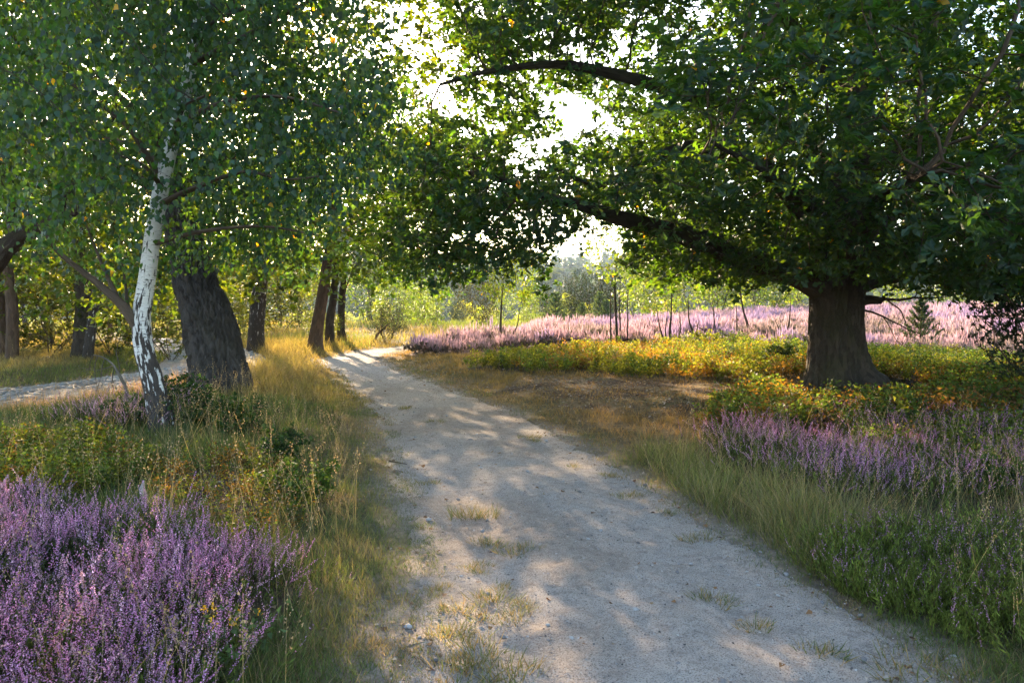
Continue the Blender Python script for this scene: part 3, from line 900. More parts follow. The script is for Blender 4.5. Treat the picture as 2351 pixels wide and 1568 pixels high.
# dead lower branch on the oak's right
def twiggy(root, start, dirv, length, r0, rng, mat, name, depth=3):
    b = Buf()
    def rec(p, d, L_, r, k):
        n = 6; pts = [p]
        for i in range(n):
            d = d + rng.normal(0, .17, 3); d = d / np.linalg.norm(d); pts.append(pts[-1] + d * L_ / n)
        rr = np.linspace(r, r * .35, n + 1)
        V, T, UV, _, _ = tube(np.array(pts), rr, 5 if k > 1 else 3)
        b.add(V, T, np.ones((len(V), 3)), UV)
        if k > 0:
            for j in range(rng.integers(2, 5)):
                i = rng.integers(2, n + 1); dd = d + rng.normal(0, .55, 3); dd /= np.linalg.norm(dd)
                rec(pts[i], dd, L_ * rng.uniform(.4, .7), rr[i] * .6, k - 1)
    dv = np.asarray(dirv, float)
    rec(np.asarray(start, float), dv / np.linalg.norm(dv), length, r0, depth)
    return b.build(name, mat, root, True)
rg = np.random.default_rng(4)
twiggy(oak, q(1975, 700, -.1), (1, -.15, -.05), 1.2, .032, rg, M['twig_bark'], 'dead_branch')
twiggy(oak, q(1980, 712, -.1), (.9, -.1, -.35), 1.0, .02, rg, M['twig_bark'], 'dead_branch')
V, T, UV, _, _ = tube(np.array([q(1965, 690, -.2), q(2000, 688, -.3), q(2022, 690, -.35), q(2032, 684, -.35)]), [.09, .075, .06, .012], 9)
mesh_obj('branch_stub', V, T, M['oak_bark'], oak, np.ones((len(V), 3)), UV, True)

# ---- the white birch on the left
bb = GP(374, 992); BD = bb[1]
def qb(u, v, D=0): return P(u, v, BD + D)
def birch_disp(A, S, Rr):
    f1, f2, cid = worley(A / (2 * np.pi) * 13, S * 6 + .5 * vnoise(A * 3, S * 3), wrap=13)
    k = 1 - ss(.35, 1.5, S)
    return (ss(.02, .3, f2 - f1) - 1) * .018 * k + .02 * (fbm(np.cos(A) + 3, np.sin(A) + S * 1.5, 3) - .5) + np.exp(-S / .15) * Rr * .18 * np.cos(A * 4 + 1)
trunk = [bb + [0, 0, -.2], bb] + [qb(366, 935), qb(350, 870), qb(331, 800), qb(325, 725), qb(337, 640), qb(348, 560), qb(365, 460), qb(385, 370), qb(413, 260), qb(438, 150), qb(453, 60), qb(468, -80), qb(480, -300), qb(490, -520)]
trad = [.17, .155, .13, .112, .1, .092, .085, .08, .078, .075, .068, .06, .052, .042, .03, .01]
LB = lambda rs, *pts: ([qb(*p_) for p_ in pts], taper(rs, len(pts)))
limbs = [
    LB((.06, .012), (318, 755), (280, 700, -.1), (235, 660, -.15), (200, 632, -.2), (130, 575, -.3), (90, 515, -.4), (20, 460, -.5)),
    LB((.028, .008), (275, 695, -.05), (240, 620, .1), (215, 560, .2), (190, 495, .3)),
    LB((.03, .008), (300, 735, .05), (292, 690, .3), (285, 630, .5), (270, 560, .7)),
    LB((.04, .008), (372, 420), (300, 300, -.3), (200, 220, -.5), (60, 120, -.7)),
    LB((.035, .008), (382, 380), (290, 330, .2), (180, 300, .3), (60, 260, .3)),
    LB((.035, .008), (366, 470), (450, 430, -.5), (560, 395, -.9), (650, 412, -1.1), (740, 405, -1.2)),
    LB((.035, .008), (438, 150), (560, 85, -.5), (680, 20, -.9), (800, -40, -1.0)),
    LB((.035, .008), (405, 290), (500, 240, -.8), (640, 222, -1.3), (790, 262, -1.5)),
    LB((.03, .008), (350, 560), (460, 532, -.5), (600, 520, -.9), (730, 540, -1.1)),
    LB((.03, .008), (450, 80), (330, -50, -.2), (200, -150, -.3)),
    LB((.035, .008), (395, 330), (420, 250, -1.2), (470, 220, -2.2)),
    LB((.03, .008), (372, 430), (330, 380, -1.0), (280, 360, -1.9)),
    LB((.03, .008), (440, 140), (480, 60, -1.0), (560, 20, -1.8)),
    LB((.03, .008), (420, 230), (330, 130, .8), (250, 60, 1.5)),
]
bc = np.array([bb[0] + .55, bb[1] - .35, 5.6]); brad = np.array([3.15, 2.5, 4.1])
BG = [(230, 120, 70, 55), (540, 290, 60, 30), (260, 200, 50, 40)]
def in_birch(p, m=0.0):
    r = np.linalg.norm((p - bc) / (brad * (1 + m)), axis=1)
    u, v = project(p)
    vmax = np.interp(u, [-500, 0, 150, 330, 420, 560, 700, 800, 900, 960], [620, 600, 590, 640, 560, 570, 590, 560, 470, 400])
    ok = (r < 1) & (v < vmax) & (u < 950)
    ut = np.interp(v, [0, 60, 150, 260, 370, 460, 560, 640], [460, 453, 438, 413, 385, 365, 348, 337])
    ok &= ~((p[:, 1] < bb[1] + .1) & (np.abs(u - ut) < 38) & (((v > 330) & (v < 480)) | ((v > 215) & (v < 275)) | ((v > 40) & (v < 130)) | (v > 540)))
    for gu, gv, ga, gb_ in BG:
        ok &= ((u - gu) / ga) ** 2 + ((v - gv) / gb_) ** 2 > 1
    return ok
rg = np.random.default_rng(21)
Ab = clumped(rg, 4200, 150, in_birch, bc - brad, bc + brad, np.array([.36, .36, .3]))
birch = build_tree('birch_tree', 'white barked birch with curved trunk and hanging leaves standing in the heather', bb, trunk, trad, limbs, Ab,
                   M['birch_bark'], M['twig_bark'], M['birch_leaf'], birch_leaves(19, .064, BIRC, 300), rg, step=.17, infl=1.6, kill=.19, tip=.0022, trunk_sides=72, trunk_step=.03, disp=birch_disp, start_frac=.5, sub_max=50, limb_mat=M['twig_bark'], up=(0, 0, .0))
# low leafy sprays beside the birch trunk
print('birch ok')
# ---- the dark leaning oak behind the birch
kb = GP(505, 893); KD = kb[1]
def qk(u, v, D=0): return P(u, v, KD + D)
def old_disp(A, S, Rr):
    wa = A / (2 * np.pi) * 24 + 1.3 * (fbm(np.cos(A) * 3 + 9, np.sin(A) * 3 + S * 3, 3) - .5); ws_ = S * 5.2 + 1.6 * (fbm(np.cos(A) * 4, np.sin(A) * 4 + S * 4, 3) - .5)
    f1, f2, cid = worley(wa, ws_, wrap=24)
    g1, g2, _ = worley(wa * 2 + 3, ws_ * 2.2, wrap=48)
    g = fbm(np.cos(A) * 1.2 + 3, np.sin(A) * 1.2 + S * 1.1, 3)
    hollow = -.07 * np.exp(-((A - 5.9) / .25) ** 2 - ((S - 1.25) / .35) ** 2)
    return (ss(.0, .22, f2 - f1) - 1) * .042 + (ss(.0, .2, g2 - g1) - 1) * .012 + .03 * (cid - .5) + .02 * (fbm(np.cos(A) * 9, np.sin(A) * 9 + S * 18, 3) - .5) + .10 * (g - .5) + np.exp(-S / .2) * Rr * .18 * np.cos(A * 4) + hollow
trunk = [kb + [0, 0, -.2], kb] + [qk(503, 850), qk(492, 790), qk(478, 735), qk(460, 680), qk(440, 620), qk(422, 560), qk(405, 480), qk(395, 390), qk(380, 250), qk(360, 80), qk(350, -120)]
trad = [.56, .52, .46, .43, .40, .34, .30, .27, .22, .18, .14, .09, .03]
LK = lambda rs, *pts: ([qk(*p_) for p_ in pts], taper(rs, len(pts)))
limbs = [LK((.14, .02), (410, 500), (330, 420, 1), (220, 350, 2), (100, 300, 2.5)), LK((.14, .02), (400, 460), (500, 380, .8), (620, 330, 1.5), (740, 300, 2)),
         LK((.12, .02), (395, 380), (300, 250, -.5), (200, 150, -.5)), LK((.12, .02), (390, 350), (480, 220, .5), (600, 120, 1)), LK((.12, .02), (405, 470), (380, 400, 2), (340, 330, 4)),
         LK((.05, .01), (470, 600), (500, 560, .8), (560, 520, 1.6))]
kc = np.array([kb[0] - .6, kb[1] + 1.2, 6.6]); krad = np.array([4.6, 3.6, 4.6])
def in_k(p, m=0):
    r = np.linalg.norm((p - kc) / (krad * (1 + m)), axis=1); u, v = project(p)
    ok = (r < 1) & (p[:, 2] > 3.2)
    for gu, gv, ga, gb_ in BG: ok &= ((u - gu) / ga) ** 2 + ((v - gv) / gb_) ** 2 > .8
    return ok
rg = np.random.default_rng(31)
Ak = clumped(rg, 2600, 150, in_k, kc - krad, kc + krad, .5)
for f_ in [(200, 560, 2), (260, 600, 1.2), (150, 600, 2), (300, 540, 2), (240, 520, 3), (120, 520, 3), (320, 610, 1.5), (90, 580, 2.2), (270, 650, 2), (220, 640, 2.6), (180, 660, 3), (400, 660, 2.5), (560, 560, 2), (620, 600, 3), (680, 560, 3), (540, 630, 3), (490, 540, 1.2), (640, 520, 2), (700, 610, 4), (590, 480, 2), (740, 540, 3.5), (780, 580, 4)]:
    Ak = np.vstack([Ak, qk(*f_) + rg.normal(0, 1, (34, 3)) * [.5, .4, .28]])
build_tree('oak_tree', 'dark leaning oak with cracked grey bark right behind the white birch', kb, trunk, trad, limbs, Ak, M['old_bark'], M['twig_bark'], M['oak_leaf'],
           oak_leaves(18, .135, (0.023, 0.052, 0.018), 0, .24), rg, step=.3, infl=2.6, kill=.36, trunk_sides=150, trunk_step=.034, disp=old_disp, start_frac=.5, sub_max=25, limb_mat=M['oak_bark'])
#PART3
# ------------------------------------------------------------------ other trees
def copy_tree(root, loc, rz, sc, label, group=None, name=None):
    r = root.copy(); COL.objects.link(r)
    if name: r.name = name
    r.location = loc; r.rotation_euler = (0, 0, rz); r.scale = (sc, sc, sc)
    r['label'] = label
    if group: r['group'] = group
    for ch in list(root.children):
        c = ch.copy(); COL.objects.link(c); c.parent = r
        for g in list(ch.children):
            d = g.copy(); COL.objects.link(d); d.parent = c
    return r
def crown_pts(rng, c, rad, n, ncl, sig, zmin=0.0, extra=None):
    c = np.array(c); rad = np.array(rad)
    def ins(p, m=0):
        ok = (np.linalg.norm((p - c) / (rad * (1 + m)), axis=1) < 1) & (p[:, 2] > zmin)
        if extra is not None: ok &= extra(p)
        return ok
    return clumped(rng, n, ncl, ins, c - rad, c + rad, sig)
def rough_disp(n, k, amp):
    def f(A, S, Rr):
        f1, f2, cid = worley(A / (2 * np.pi) * n, S * k + 2 * vnoise(A * 3, S * 2), wrap=n)
        return (ss(.02, .3, f2 - f1) - 1) * amp + amp * 2 * (fbm(np.cos(A) + 5, np.sin(A) + S, 3) - .5) + np.exp(-S / .25) * Rr * .2 * np.cos(A * 4)
    return f
def avenue_tree(name, label, uv, pts, rads, ccen, crad, zmin, seed, kind, bark, n=1500, per=12, colour=(0.05, 0.085, .028), limbn=5, group=None, extra=None, size=None):
    rg = np.random.default_rng(seed)
    b = GP(*uv); D = b[1]
    tr = [b + [0, 0, -.15], b] + [P(u, v, D) for u, v in pts]
    rads = [rads[0] * 1.25] + list(rads)
    c = np.array([b[0] + ccen[0], b[1] + ccen[1], ccen[2]])
    limbs = []
    for i in range(limbn):
        t0 = tr[-1 - (i % 3)]; a = i * 2.4 + seed
        tgt = c + np.array([math.cos(a) * crad[0], math.sin(a) * crad[1], rg.uniform(-.3, .5) * crad[2]]) * .75
        mid = (t0 + tgt) / 2 + rg.normal(0, .25, 3) + [0, 0, .35]
        limbs.append(([t0, t0 * .65 + mid * .35, mid, tgt], [rads[-1] * .55, rads[-1] * .4, rads[-1] * .28, .02]))
    A = crown_pts(rg, c, crad, n, max(30, n // 16), .5, zmin, extra)
    fn = birch_leaves(per, size or .085, colour, 0, .7, DIAMOND) if kind == 'birch' else oak_leaves(per, size or .15, colour, 0, .26, DIAMOND)
    return build_tree(name, label, b, tr, rads, limbs, A, bark, M['twig_bark'], M['birch_leaf'] if kind == 'birch' else M['wood_leaf'], fn, rg, step=.42, infl=3.2, kill=.5, tip=.006,
                      trunk_sides=40, trunk_step=.07, disp=rough_disp(11, 3.5, .022), start_frac=.55, sub_max=14, group=group, limb_mat=M['twig_bark'], maxit=70)
YG = (0.027, 0.058, 0.018)
avenue_tree('birch_tree', 'birch with black furrowed bark standing past the leaning grey oak', (587, 806), [(588, 770), (591, 720), (597, 660), (605, 600), (612, 500), (618, 380), (622, 240)],
            [.28, .255, .24, .22, .20, .17, .13, .07], (.2, .5, 5.6), (3.6, 3.2, 3.6), 2.1, 41, 'birch', M['dark_birch_bark'], 1100, 17, (0.022, 0.05, 0.018))
avenue_tree('oak_tree', 'reddish brown bent trunk of a slender oak where the path bends', (724, 806), [(725, 775), (733, 725), (743, 665), (750, 610), (760, 540), (770, 440)],
            [.25, .215, .185, .165, .15, .12, .08], (1.0, .8, 5.2), (4.0, 3.4, 3.5), 1.9, 42, 'oak', M['brown_bark'], 1500, 18, YG, size=.16, extra=lambda p: (p[:, 2] > 2.6 - .22 * np.clip(p[:, 0] + 6, 0, 4)))
avenue_tree('oak_tree', 'thin dark oak in the shade beyond the bent brown trunk', (757, 797), [(757, 770), (758, 730), (765, 690), (770, 620), (775, 520)],
            [.17, .15, .14, .12, .10, .06], (.4, 1.2, 5.2), (3.4, 3.4, 3.2), 2.6, 43, 'oak', M['oak_bark'], 1000, 16, YG, size=.16)
avenue_tree('oak_tree', 'straight young oak nearest the path bend with low drooping leaves', (784, 793), [(784, 770), (783, 740), (785, 690), (790, 620), (800, 520)],
            [.17, .15, .14, .12, .10, .06], (1.9, .3, 4.4), (3.2, 3.4, 3.1), 1.7, 44, 'oak', M['oak_bark'], 1300, 19, (0.03, 0.066, 0.02), extra=lambda p: p[:, 2] > 2.3 - .25 * np.clip(p[:, 0] + 5.2, 0, 3))

# left wood: prototypes and copies
def wood_tree(name, label, loc, h, r, crad, cz, zmin, seed, kind, bark, n, per, colour, group=None, lean=(0, 0), size=.17):
    rg = np.random.default_rng(seed)
    b = np.array([loc[0], loc[1], float(terrain(loc[0], loc[1]))])
    k = 7
    tr = [b + [0, 0, -.15]] + [b + np.array([lean[0] * t + rg.normal(0, .07), lean[1] * t + rg.normal(0, .07), h * t]) for t in np.linspace(0, .95, k)]
    rads = [r * 1.2] + [r * (1 - .85 * t) for t in np.linspace(0, .95, k)]
    c = b + np.array([lean[0] * .7, lean[1] * .7, cz])
    limbs = []
    for i in range(5):
        t0 = tr[3 + i % 4]; a = i * 2.4 + seed
        tgt = c + np.array([math.cos(a) * crad[0], math.sin(a) * crad[1], rg.uniform(-.4, .4) * crad[2]]) * .75
        mid = (t0 + tgt) / 2 + rg.normal(0, .25, 3)
        limbs.append(([t0, mid, tgt], [r * .3, r * .2, .015]))
    A = crown_pts(rg, c, crad, n, max(24, n // 16), .5, b[2] + zmin)
    fn = birch_leaves(per, size * .6, colour, 0, .7, DIAMOND) if kind == 'birch' else oak_leaves(per, size, colour, 0, .3, DIAMOND)
    return build_tree(name, label, b, tr, rads, limbs, A, bark, M['twig_bark'], M['wood_leaf'], fn, rg, step=.45, infl=3.5, kill=.55, tip=.006, trunk_sides=24, trunk_step=.12,
                      disp=rough_disp(9, 3, .02), start_frac=.3, sub_max=8, group=group, limb_mat=M['twig_bark'], maxit=60)
DG = (0.018, 0.040, 0.016)
def at(u, D): return ((u - 1175.5) / FPX * D, D)
WG = 'trees of the wood beyond the cobbled track'
w1 = wood_tree('oak_tree', 'dark trunked oak at the wood edge beside a leaning white birch', at(190, 19.6), 8.5, .24, (3.0, 2.8, 3.6), 5.6, 2.4, 51, 'oak', M['oak_bark'], 800, 14, DG, WG)
w2 = wood_tree('birch_tree', 'slim leaning birch with white streaked trunk at the wood edge', at(203, 19.2), 8.0, .13, (2.2, 2.2, 3.4), 5.8, 2.6, 52, 'birch', M['dark_birch_bark'], 500, 14, (0.03, 0.05, .018), WG, (.9, .2))
w3 = wood_tree('oak_tree', 'slender shaded oak standing close to a second thin trunk beyond the track', at(27, 18.6), 7.5, .15, (2.6, 2.6, 3.2), 5.0, 2.0, 53, 'oak', M['brown_bark'], 700, 14, DG, WG)
copy_tree(w3, (*at(-4, 19.6), float(terrain(*at(-4, 19.6)))), 2.0, .95, 'thin pale trunk just left of the slender shaded oak beyond the track', WG)
arch = GP(-260, 930)
rg = np.random.default_rng(57)
tr = [arch + [0, 0, -.1], arch] + [P(u, v, arch[1]) for u, v in ((-170, 800), (-90, 700), (-20, 610), (40, 545), (110, 515), (190, 470), (240, 400))]
cA = np.array([arch[0] + .8, arch[1] + .8, 5.2])
build_tree('oak_tree', 'dark crooked oak bending in from beside the cobbled track', arch, tr, [.26, .24, .2, .18, .16, .13, .10, .07, .03],
           [([tr[5], tr[5] + [-.5, .4, 1.0], tr[5] + [-1.0, .6, 2.4]], [.1, .07, .02]), ([tr[6], tr[6] + [.2, .6, .8], tr[6] + [.6, 1.0, 1.9]], [.08, .05, .015])],
           crown_pts(rg, cA, (3.2, 2.6, 3.2), 1100, 70, .45, 2.9), M['oak_bark'], M['twig_bark'], M['oak_leaf'], oak_leaves(18, .13, OAKC, 0, .22, DIAMOND), rg, step=.35, infl=3, kill=.4, trunk_sides=30, trunk_step=.08, disp=rough_disp(9, 3, .02), start_frac=.5, sub_max=12, limb_mat=M['oak_bark'])
wood_spots = [(w1, 330, 25, .6, 'bushy dark oak deeper in the wood behind the curved birch'), (w1, 110, 26, .7, 'broad dark oak in the wood between two pairs of trunks'),
              (w3, -120, 25, .75, 'shaded oak at the left end of the wood'), (w2, 430, 30, .85, 'hazy birch glimpsed behind the leaning grey oak'), (w1, 520, 36, .75, 'tall oak in the haze between the grey oak and the black birch'),
              (w3, 250, 31, .8, 'oak far inside the wood behind the leaning white birch'), (w2, 60, 33, .85, 'pale birch far inside the wood'), (w1, -40, 37, .85, 'oak far inside the wood at its dark end'),
              (w3, 640, 44, .8, 'slim oak in the haze between the black birch and the bent brown trunk'), (w1, 690, 58, .8, 'round hazy oak far behind the bent brown trunk'),
              (w3, 400, 44, 1.0, 'tall far oak seen over the leaning grey oak'), (w1, 180, 45, .95, 'wide far oak closing the wood behind the curved birch'), (w1, 850, 70, 1.1, 'round far oak past the path bend'), (w3, 770, 62, 1.0, 'small far oak seen through the path bend')]
for i, (pr_, u, D, sc, lb) in enumerate(wood_spots):
    x, y = at(u, D)
    copy_tree(pr_, (x, y, float(terrain(x, y))), i * 1.7 + .4, sc, lb, WG)
# understorey shrubs of the wood
def shrub(name, label, loc, h, w, seed, colour, n=220, per=20, size=.07, mat=None, stems=7, group=None, cat='shrub', stemmat=None, temp=None, zlow=.12, leaf='oak', tipr=.004):
    rg = np.random.default_rng(seed)
    b = np.array([loc[0], loc[1], float(terrain(loc[0], loc[1]))])
    root = empty(name, tuple(b), label, cat, group)
    c = b + [0, 0, h * .58]
    A = crown_pts(rg, c, (w, w, h * .5), n, max(10, n // 12), h * .09, b[2] + zlow * h)
    P0, p0 = [], []
    for i in range(stems):
        a = rg.uniform(0, 6.28); rr = rg.uniform(.0, .12) * w
        s0 = b + [math.cos(a) * rr, math.sin(a) * rr, -.03]
        for j in range(4):
            P0.append(s0 + np.array([math.cos(a) * w * .11 * j, math.sin(a) * w * .11 * j, h * .09 * j])); p0.append(-1 if j == 0 else len(P0) - 2)
    st_ = h * .07
    PA, pr = colonize(P0, p0, A, st_, h * .8, st_ * 1.1, 50, rg, (0, 0, .12))
    N = len(PA); ch = [[] for _ in range(N)]
    for i in range(N):
        if pr[i] >= 0: ch[pr[i]].append(i)
    rad = np.zeros(N)
    for i in range(N - 1, -1, -1): rad[i] = tipr if not ch[i] else sum(rad[k] ** 2.3 for k in ch[i]) ** (1 / 2.3)
    rad = np.minimum(rad, .03 * h)
    tw = Buf()
    for i in range(N):
        p = pr[i]
        if p >= 0 and max(ch[p], key=lambda k: rad[k]) == i: continue
        chain = [p, i] if p >= 0 else [i]; k = i
        while ch[k]: k = max(ch[k], key=lambda t: rad[t]); chain.append(k)
        if len(chain) < 2: continue
        r_ = rad[chain].copy()
        if p >= 0: r_[0] = r_[1]
        V, T, UV, _, _ = tube(PA[chain], r_, 4)
        if p < 0: mesh_obj('stem', V, T, stemmat or M['twig_bark'], root, np.ones((len(V), 3)), UV, True)
        else: tw.add(V, T, np.ones((len(V), 3)), UV)
    if tw.n: tag(tw.build('twigs', stemmat or M['twig_bark'], root, True), kind='stuff')
    idx = np.array([i for i in range(N) if pr[i] >= 0 and rad[i] < tipr * 3])
    pdir = PA[idx] - PA[pr[idx]]
    if leaf == 'needle':
        n_ = len(idx) * per
        p_ = np.repeat(PA[idx], per, 0) + rg.normal(0, st_ * .7, (n_, 3))
        ax = np.repeat(pdir / np.linalg.norm(pdir, axis=1, keepdims=True), per, 0) + rg.normal(0, .6, (n_, 3)) + [0, 0, .5]
        bb_ = Buf(); scatter(bb_, SPRAY, p_, frames(ax, rg.normal(0, 1, (n_, 3))), size * rg.uniform(.6, 1.3, n_), leaf_colours(rg, n_, colour, .3))
        tag(bb_.build('foliage', mat or M['needle'], root), kind='stuff')
    else:
        fn = oak_leaves(per, size, colour, 0, st_ * .9, temp or DIAMOND, yellow=0)
        fn(root, PA[idx], pdir, mat or M['wood_leaf'], rg)
        for ch_ in root.children:
            if ch_.name.startswith('crown'): ch_.name = 'foliage'
    return root
SPRAY = (np.array([(0, 0, 0), (.10, .5, .03), (0, 1, 0), (-.10, .5, .03), (.03, .25, 0), (.32, .62, .05), (-.03, .25, 0), (-.32, .62, .05), (.02, .45, .0), (-.02, .45, 0)], float),
         np.array([(0, 1, 2), (0, 2, 3), (4, 5, 8), (6, 9, 7)]), np.ones((10, 3)))
SG = 'shrubs under the trees of the wood'
s1 = shrub('shrub', 'loose green shrub under the dark trunked oak beyond the track', at(255, 20.5), 2.4, 1.5, 61, (0.03, 0.046, 0.017), 260, 22, .08, group=SG)
s2 = shrub('shrub', 'grey green shrub below the wood edge left of the paired trunks', at(110, 21), 2.2, 1.7, 62, (0.033, 0.042, 0.024), 260, 22, .08, group=SG)
for i, (pr_, u, D, sc, lb) in enumerate([(s2, 30, 23, 1.1, 'dark shrub behind the two thin trunks beyond the track'), (s1, 390, 21, .8, 'low shrub between the white birch and the grey oak'), (s2, 330, 24, 1.2, 'tall shrub seen past the curved birch trunk'),
                                         (s1, -40, 20, 1.1, 'low shrub where the wood meets the track'), (s1, 170, 27, 1.4, 'large shrub deep behind the paired trunks'), (s2, 470, 30, 1.3, 'hazy shrub behind the grey oak'),
                                         (s1, 560, 34, 1.2, 'sunlit shrub left of the black birch'), (s2, 640, 36, 1.2, 'sunlit shrub right of the black birch'), (s1, 690, 42, 1.3, 'pale shrub behind the bent brown trunk'), (s2, 770, 31.5, .45, 'small dark shrub at the foot of the thin oaks'), (s1, 735, 28, .5, 'small green shrub at the foot of the bent brown trunk')]):
    x, y = at(u, D); copy_tree(pr_, (x, y, float(terrain(x, y))), i * 2.1, sc, lb, SG)

# ---- heath trees and bushes beyond the path
JN = (0.030, 0.046, 0.022)
def juniper(label, loc, h, w, seed, colour=JN, n=420, per=9, group='junipers on the heath', zlow=.02):
    return shrub('juniper_bush', label, loc, h, w, seed, colour, n, per, .16 * h / 3, M['needle'], 8, group, 'juniper', leaf='needle', zlow=zlow, tipr=.005)
j1 = juniper('tall dark columnar juniper in a dense clump on the heath', at(1330, 50), 3.2, .75, 71)
j2 = juniper('loose grey green juniper left of the young twin birch', at(1100, 44), 3.4, 1.3, 72, (0.06, 0.07, 0.035))
for i, (pr_, u, D, sc, lb) in enumerate([(j1, 1305, 51, .9, 'narrow juniper at the left side of the dense clump'), (j1, 1362, 51, 1.08, 'tallest juniper of the dense clump on the heath'), (j1, 1390, 50, .98, 'juniper at the right side of the dense clump'), (j1, 1420, 52, .9, 'juniper behind the three thin stems'),
                                         (j1, 1255, 48, .72, 'stout dark juniper left of the dense clump'), (j1, 1050, 88, 1.3, 'round topped dark juniper far down the slope'), (j1, 1062, 90, 1.1, 'smaller dark juniper close to the round topped one'), (j1, 1045, 60, .5, 'low dark juniper in front of the round topped one')]):
    x, y = at(u, D); copy_tree(pr_, (x, y, float(terrain(x, y))), i * 1.3, sc, lb, 'junipers on the heath')
# leaning juniper past the path bend
jl = juniper('dark bushy juniper with bare bent stem past the path bend', at(890, 29.5), 1.55, .75, 73, (0.04, 0.055, .03), 300, 9, None, .22)
V, T, UV, _, _ = tube(np.array([P(858, 788, 29.2), P(866, 768, 29.2), P(880, 755, 29.3), P(893, 742, 29.4)]), [.06, .05, .04, .03], 7)
mesh_obj('bent_stem', V, T, M['twig_bark'], jl, np.ones((len(V), 3)), UV, True)
# right edge juniper
juniper('dark shaded juniper bush right of the old oak in the bilberries', (7.35, 10.6), 2.5, 1.15, 74, (0.028, 0.042, 0.024), 700, 12, None)
bb1 = shrub('birch_bush', 'bright green young birch bush at the left end of the heather field', at(985, 40), 2.3, 1.0, 75, (0.034, 0.07, 0.02), 260, 24, .075, M['birch_leaf'], 4, 'young birches on the heath')
for i, (u, D, sc, lb) in enumerate([(960, 46, .9, 'pale green birch bush half hidden behind the bright one'), (910, 42, 1.15, 'dense green birch bush right of the bent stemmed juniper'), (945, 55, 1.1, 'hazy birch bush down the slope'), (1200, 46, .8, 'green birch bush behind the young twin birch'), (1225, 56, .95, 'taller birch bush left of the stout juniper'), (1150, 60, .8, 'hazy green bush between the loose juniper and the twin birch'),
                                     (835, 50, 1.5, 'sunny bush framed by the path bend'), (1470, 42, 1.5, 'sunlit birch bush right of the three thin stems'), (1560, 45, 1.7, 'sunlit birch bush behind the bare stems'), (1650, 48, 1.9, 'broad green bush behind the leaning bare trunk'), (1760, 44, 1.7, 'green bush seen left of the old oak trunk'), (2330, 40, 1.6, 'yellow green bush at the far edge of the heather right of the oak'),
                                     (1500, 58, 2.6, 'tall birch behind the bare stems'), (1620, 60, 2.8, 'tallest birch beyond the heather field'), (1740, 58, 2.5, 'tall birch beyond the leaning bare trunk'), (1850, 60, 2.4, 'birch beyond the heather hidden by the old oak'), (2040, 62, 2.0, 'dull green birch beyond the heather right of the old oak'), (2200, 66, 2.0, 'dull green birch at the far side of the heather')]):
    x, y = at(u, D); copy_tree(bb1, (x, y, float(terrain(x, y))), i * 1.9, sc, lb, 'young birches on the heath')

def sapling(label, stems, ccen, crad, zmin, seed, colour, n=420, per=14, size=.075, bark=None, leaf='birch', group=None):
    """stems: lists of (u,v) from the ground up at one depth"""
    rg = np.random.default_rng(seed)
    b = GP(*stems[0][0]); D = b[1]
    lines = [[P(u, v, D) for u, v in s] for s in stems]
    trk = [b + [0, 0, -.1]] + lines[0]
    r0 = .05
    limbs = [(l, list(np.linspace(.034, .008, len(l)))) for l in lines[1:]]
    c = np.array([b[0] + ccen[0], b[1] + ccen[1], ccen[2]])
    A = crown_pts(rg, c, crad, n, max(20, n // 12), .22, zmin)
    fn = birch_leaves(per, size, colour, 0, .25, DIAMOND) if leaf == 'birch' else oak_leaves(per, size, colour, 0, .15, DIAMOND)
    return build_tree('young_tree', label, b, trk, [r0 * 1.3] + list(np.linspace(r0, .012, len(lines[0]))), limbs, A, bark or M['twig_bark'], M['twig_bark'], M['birch_leaf'], fn, rg, step=.2, infl=1.8, kill=.25, tip=.003,
                      trunk_sides=10, trunk_step=.1, start_frac=.4, sub_max=6, group=group, limb_mat=bark or M['twig_bark'], maxit=50)
sapling('young birch with twin thin stems rising from the pink heather', [[(1147, 798), (1149, 765), (1150, 725), (1152, 690), (1155, 640)], [(1168, 797), (1176, 770), (1188, 745), (1194, 700)], [(1168, 796), (1160, 770), (1156, 750)]], (.25, 0, 2.75), (1.05, .9, 1.3), 1.75, 81, (0.032, 0.066, 0.019), 600, 18)
sapling('three thin dark stems of a young oak above the yellow bilberries', [[(1418, 800), (1416, 760), (1413, 700), (1412, 650), (1418, 580)], [(1403, 795), (1402, 750), (1402, 690), (1406, 620)], [(1424, 800), (1424, 750), (1422, 700), (1425, 640)], [(1438, 806), (1441, 760), (1441, 710), (1440, 660)]], (.5, 0, 3.6), (1.7, 1.2, 1.7), 2.2, 82, (0.031, 0.064, 0.018), 700, 18, .09, M['oak_bark'], 'oak')
sapling('upright bare stemmed young tree among thin shrub stems', [[(1540, 796), (1538, 760), (1541, 720), (1542, 660)], [(1526, 790), (1515, 750), (1506, 700)], [(1556, 790), (1562, 755), (1560, 715)], [(1532, 795), (1528, 760), (1534, 700)]], (.2, .3, 3.2), (1.5, 1.0, 1.3), 2.2, 83, (0.03, 0.06, 0.018), 420, 16, .085, M['oak_bark'], 'oak')
sapling('young tree with low curved stems in the pink heather', [[(1596, 788), (1590, 760), (1582, 735), (1580, 690)], [(1596, 788), (1600, 760), (1605, 735)], [(1634, 782), (1618, 760), (1596, 748)], [(1636, 780), (1640, 740), (1636, 690)]], (.4, .4, 3.0), (1.5, 1.0, 1.2), 2.0, 84, (0.028, 0.057, 0.017), 420, 16, .085, M['oak_bark'], 'oak')
